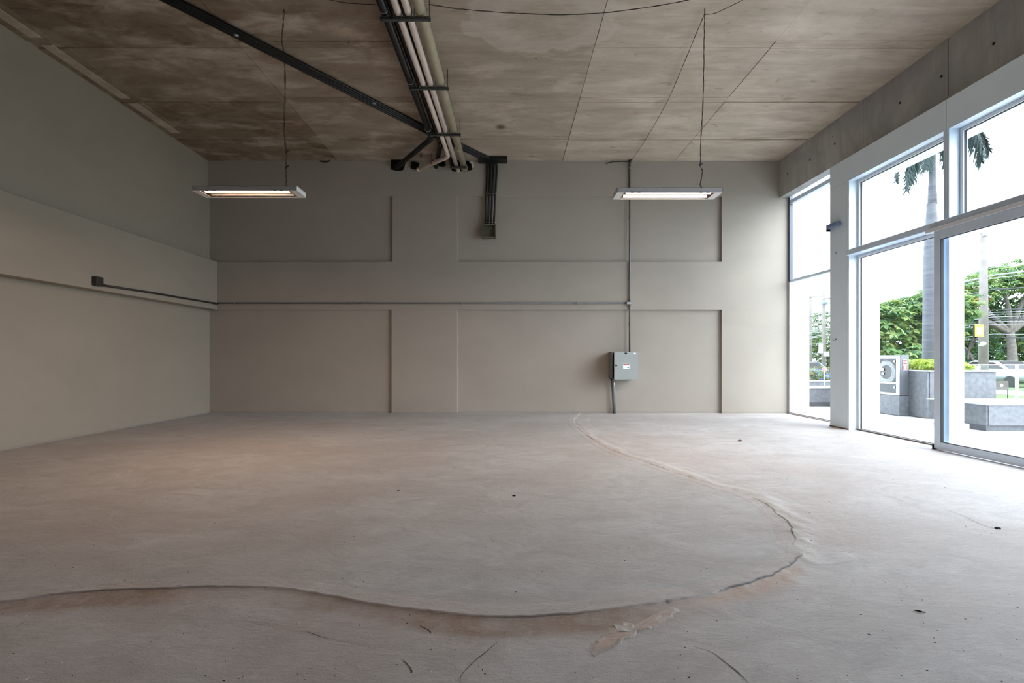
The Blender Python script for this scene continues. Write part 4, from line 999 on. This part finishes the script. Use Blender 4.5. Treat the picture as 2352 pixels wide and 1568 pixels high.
# utility poles (street runs along Y at x ~ 24)
conc = simple('pole_concrete', (.20,.18,.165), .85, 0, .15, 3)
def pole(x, Y, ztop, r, label):
    z = gz(x, Y); t = thing('utility_pole', (x, Y, z), label, 'utility pole', 'utility poles along the street'); link('shaft', TB([(x,Y,z),(x,Y,ztop*.6),(x,Y,ztop)], [r*1.25,r,r*.75], 14), conc, t); return t
c = at(2259,527,24); pC = pole(c.x, 24, c.z, .165, 'thick utility pole with camera, yellow sign and lantern in the right pane')
link('camera_arm', TB([(c.x,24,7.42),(c.x-.45,24,7.46),(c.x-.62,24,7.46),(c.x-.64,24,7.28)], .02, 6), M['alu'], pC)
bm = bmesh.new(); bmesh.ops.create_uvsphere(bm, u_segments=14, v_segments=8, radius=.11); bmesh.ops.translate(bm, verts=bm.verts, vec=(c.x-.64,24,7.19)); link('dome_camera', bm, M['alu_white'], pC, True)
part('camera_bracket', pC, M['alu'], c.x-.16, c.x+.1, 23.84, 23.9, 7.3, 7.55)
yel = simple('sign_yellow', (.80,.58,.06), .5)
a, b = at(2240,745,23.6), at(2260,773,23.6)
part('sign_backing', pC, M['dark'], a.x-.06, b.x-.02, 23.63, 23.66, b.z, a.z)
ys_ = part('yellow_sign', pC, yel, a.x, b.x, 23.60, 23.63, b.z, a.z, bevel=.005)
part('sign_field', ys_, M['alu'], a.x+.08, b.x-.08, 23.59, 23.60, b.z+.11, a.z-.12)
xm = (a.x+b.x)/2; zm = (a.z+b.z)/2; bm = bmesh.new(); prism(bm, [Vector((xm-.1,23.588,zm-.12)), Vector((xm+.1,23.588,zm-.12))]+[Vector((xm+.1*math.cos(q),23.588,zm+.02+.11*math.sin(q))) for q in [math.pi*i/8 for i in range(9)]], Vector((0,-.004,0))); link('sign_symbol', bm, M['white'], ys_)
c2 = at(2258,789,23.6); bm = bmesh.new(); bmesh.ops.create_uvsphere(bm, u_segments=14, v_segments=8, radius=.12)
for v in bm.verts: v.co.z *= .8
bmesh.ops.translate(bm, verts=bm.verts, vec=c2); link('lantern_globe', bm, M['white'], pC, True); link('lantern_bracket', TB([c2+Vector((0,0,-.13)), c2+Vector((0,0,-.08)), c2+Vector((0,.2,-.08))], .03, 6), M['alu'], pC)
c = at(1892,611,36.3); pB = pole(c.x, 36.3, c.z, .13, 'taller utility pole of the two in the left pane')
part('crossarm', pB, conc, c.x-.15, c.x+1.4, 36.15, 36.25, H+(822-688)/F*36.3, H+(822-684)/F*36.3)
z_ = H+(822-693)/F*36.2; link('transformer', TB([(c.x-.15,36.0,z_-.22),(c.x-.15,36.0,z_+.12)], .16, 12), simple('transformer_blue', (.16,.22,.30), .5), pB)
zc_ = H+(822-800)/F*36.2; part('meter_box', pB, M['white'], c.x-.52, c.x-.32, 35.9, 36.1, zc_-.35, zc_+.35, bevel=.01); part('cable_box', pB, M['alu'], c.x-.12, c.x+.2, 35.95, 36.15, zc_-.6, zc_-.25, bevel=.01)
c = at(1861.5,666,42); pA = pole(c.x, 42, c.z, .125, 'shorter utility pole with insulators in the left pane')
for zz_ in (680, 740): part('crossarm', pA, conc, c.x-1.25, c.x+1.1, 41.86, 41.95, H+(822-zz_-3)/F*42, H+(822-zz_)/F*42)
for px, py in ((1826,694),(1840,696),(1853,693)):
    q = at(px, py, 41.8); link('insulator', TB([q+Vector((.05,0,.35)), q+Vector((.02,0,.12)), q, q-Vector((0,0,.16)), q-Vector((0,0,.22))], [.02,.03,.12,.14,.05], 8), simple('insulator_grey', (.22,.23,.27), .5), pA)
# round no-parking sign in front of the hedge
c = at(1894.7,848,13.35); nps = thing('round_road_sign', (c.x,13.35,.57), 'small round white sign with red ring at the hedge', 'sign')
link('sign_plate', disc(c, (0,1,0), .072, .006, 28), M['white'], nps)
bm = bmesh.new(); tube(bm, [c+Vector((math.cos(q)*.062, -.006, math.sin(q)*.062)) for q in [2*math.pi*i/28 for i in range(29)]], .009, 6, False); link('red_ring', bm, M['red'], nps)
bm = bmesh.new(); obox(bm, c+Vector((0,-.006,0)), Vector((1,0,-.9)).normalized(), Vector((0,1,0)), Vector((.9,0,1)).normalized(), .12, .004, .012); link('red_bar', bm, M['red'], nps)
bm = bmesh.new(); box(bm, c.x-.008, c.x+.008, 13.348, 13.352, c.z-.005, c.z+.03); box(bm, c.x-.035, c.x+.03, 13.341, 13.345, c.z+.012, c.z+.022); box(bm, c.x-.006, c.x+.006, 13.341, 13.345, c.z-.035, c.z+.012); link('sign_symbol', bm, M['dark'], nps)
link('sign_post', TB([(c.x,13.375,.0),(c.x,13.375,c.z)], .008, 8), M['alu'], nps)
# street-name sign beside the mullion
a = at(2196,802,20); b = at(2216.5,828,20); ss = thing('street_name_sign', (a.x,20,gz(a.x,20)), 'blue and green street name sign beside the lime shrub', 'sign')
part('blue_panel', ss, simple('sign_blue', (.03,.10,.55), .45), a.x, b.x, 19.99, 20.01, (a.z+b.z)/2+.02, a.z, bevel=.003); part('green_panel', ss, simple('sign_green', (.02,.35,.20), .45), a.x+.05, b.x, 19.99, 20.01, b.z, (a.z+b.z)/2-.02, bevel=.003)
link('post', TB([(a.x+.1,20.03,gz(a.x,20)),(a.x+.1,20.03,a.z+.05)], .025, 8), M['alu'], ss)
# cables along the street
cabm = [simple('cable_pale', (.30,.31,.33), .6), simple('cable_dark', (.05,.055,.065), .6)]
CB = [(.2100,.010,0,24.0),(.2015,.010,0,24.1),(.1895,.010,0,23.9),(.1715,.028,0,24.3),(.1660,.012,0,24.2),(.1440,.024,1,23.8),(.1005,.016,1,23.7),(.0950,.014,0,24.0),(.0905,.016,0,24.2),(.0860,.014,0,23.8),(.0800,.016,1,24.1),(.0755,.014,0,24.3),(.0700,.014,0,23.9),(.0500,.012,0,24.0),(.0445,.016,1,23.7)]
nth = ['first','second','third','fourth','fifth','sixth','seventh','eighth','ninth','tenth','eleventh','twelfth','thirteenth','fourteenth','fifteenth']
for i, (rt, r, mi, x) in enumerate(CB):
    ztop = H+rt*x; x = 24.25+(x-23.7)*.4; P = []
    for (ya, yb2) in ((-4,12),(12,24),(24,36.3),(36.3,52),(52,70)):
        for k in range(10):
            y = ya+(yb2-ya)*k/10; s = 4*(k/10)*(1-k/10); P.append(Vector((x+.02*math.sin(y+i), y, ztop-s*(.16+.05*(i%3)))))
    P.append(Vector((x,70,ztop)))
    tag(link('power_cable', TB(P, r*1.5, 6), cabm[mi]), ('dark' if mi else 'pale')+' overhead street cable, '+nth[i]+' from the top', 'cable', 'overhead cables along the street')
# cars: blue one behind the hedge, grey one beyond the lawn
def car(x, Y, label, paint):
    z = gz(x, Y); t = thing('car', (x, Y, z), label, 'car'); m = simple(paint[0], paint[1], .25, .3)
    prof = [(-2.1,.35),(-2.12,.7),(-1.95,.9),(-1.1,.98),(-.45,1.40),(.75,1.43),(1.45,1.02),(2.05,.92),(2.12,.6),(2.1,.35)]
    bm = bmesh.new(); bmesh.ops.recalc_face_normals(prism(bm, [Vector((x-.84, Y+a, z+b)) for a, b in prof], Vector((1.68,0,0))), faces=bm.faces); bmesh.ops.bevel(bm, geom=list(bm.edges), offset=.06, segments=2, affect='EDGES'); link('body', bm, m, t, True)
    gl = [(-1.0,1.0),(-.45,1.34),(.72,1.36),(1.35,1.02)]
    bm = bmesh.new(); prism(bm, [Vector((x-.865, Y+a, z+b)) for a, b in gl], Vector((.02,0,0))); prism(bm, [Vector((x+.845, Y+a, z+b)) for a, b in gl], Vector((.02,0,0))); link('side_windows', bm, M['dark'], t)
    bm = bmesh.new(); prism(bm, [Vector((x-.68,Y-1.06,z+1.01)), Vector((x+.68,Y-1.06,z+1.01)), Vector((x+.6,Y-.5,z+1.375)), Vector((x-.6,Y-.5,z+1.375))], Vector((0,-.03,.02))); link('windscreen', bm, M['dark'], t)
    for sx_ in (-.78,.78):
        for sy in (-1.3,1.3): link('wheel', TB([(x+sx_-.1,Y+sy,z+.31),(x+sx_+.1,Y+sy,z+.31)], .31, 18), M['gasket'], t)
        part('headlight', t, M['white'], x+sx_*.85-.12, x+sx_*.85+.12, Y-2.13, Y-2.08, z+.62, z+.74)
car(17.9, 29.0, 'blue car parked on the street beyond the hedge', ('car_paint_blue', (.05,.10,.42)))
car(27.2, 26.4, 'silver car parked near the lawn left of the garden sign', ('car_paint_silver', (.45,.48,.52)))
# distant tower
tw = thing('tower_block', (121,200,-8), 'pale distant tower block in the haze of the left pane', 'building'); tc = simple('tower_pale', (.50,.53,.58), .8)
xa, xb = PX(1812,200), PX(1846,200); zt = H+104/F*200
part('tower_wall', tw, tc, xa, xb, 200, 212, -8, zt)
wm = simple('tower_window', (.25,.30,.36), .4); bm = bmesh.new()
for i in range(5):
    for k in range(7): box(bm, xa+.5+i*1.2, xa+1.2+i*1.2, 199.9, 200.02, zt-2-k*2.6, zt-.8-k*2.6)
link('window_grid', bm, wm, tw, kind='stuff')
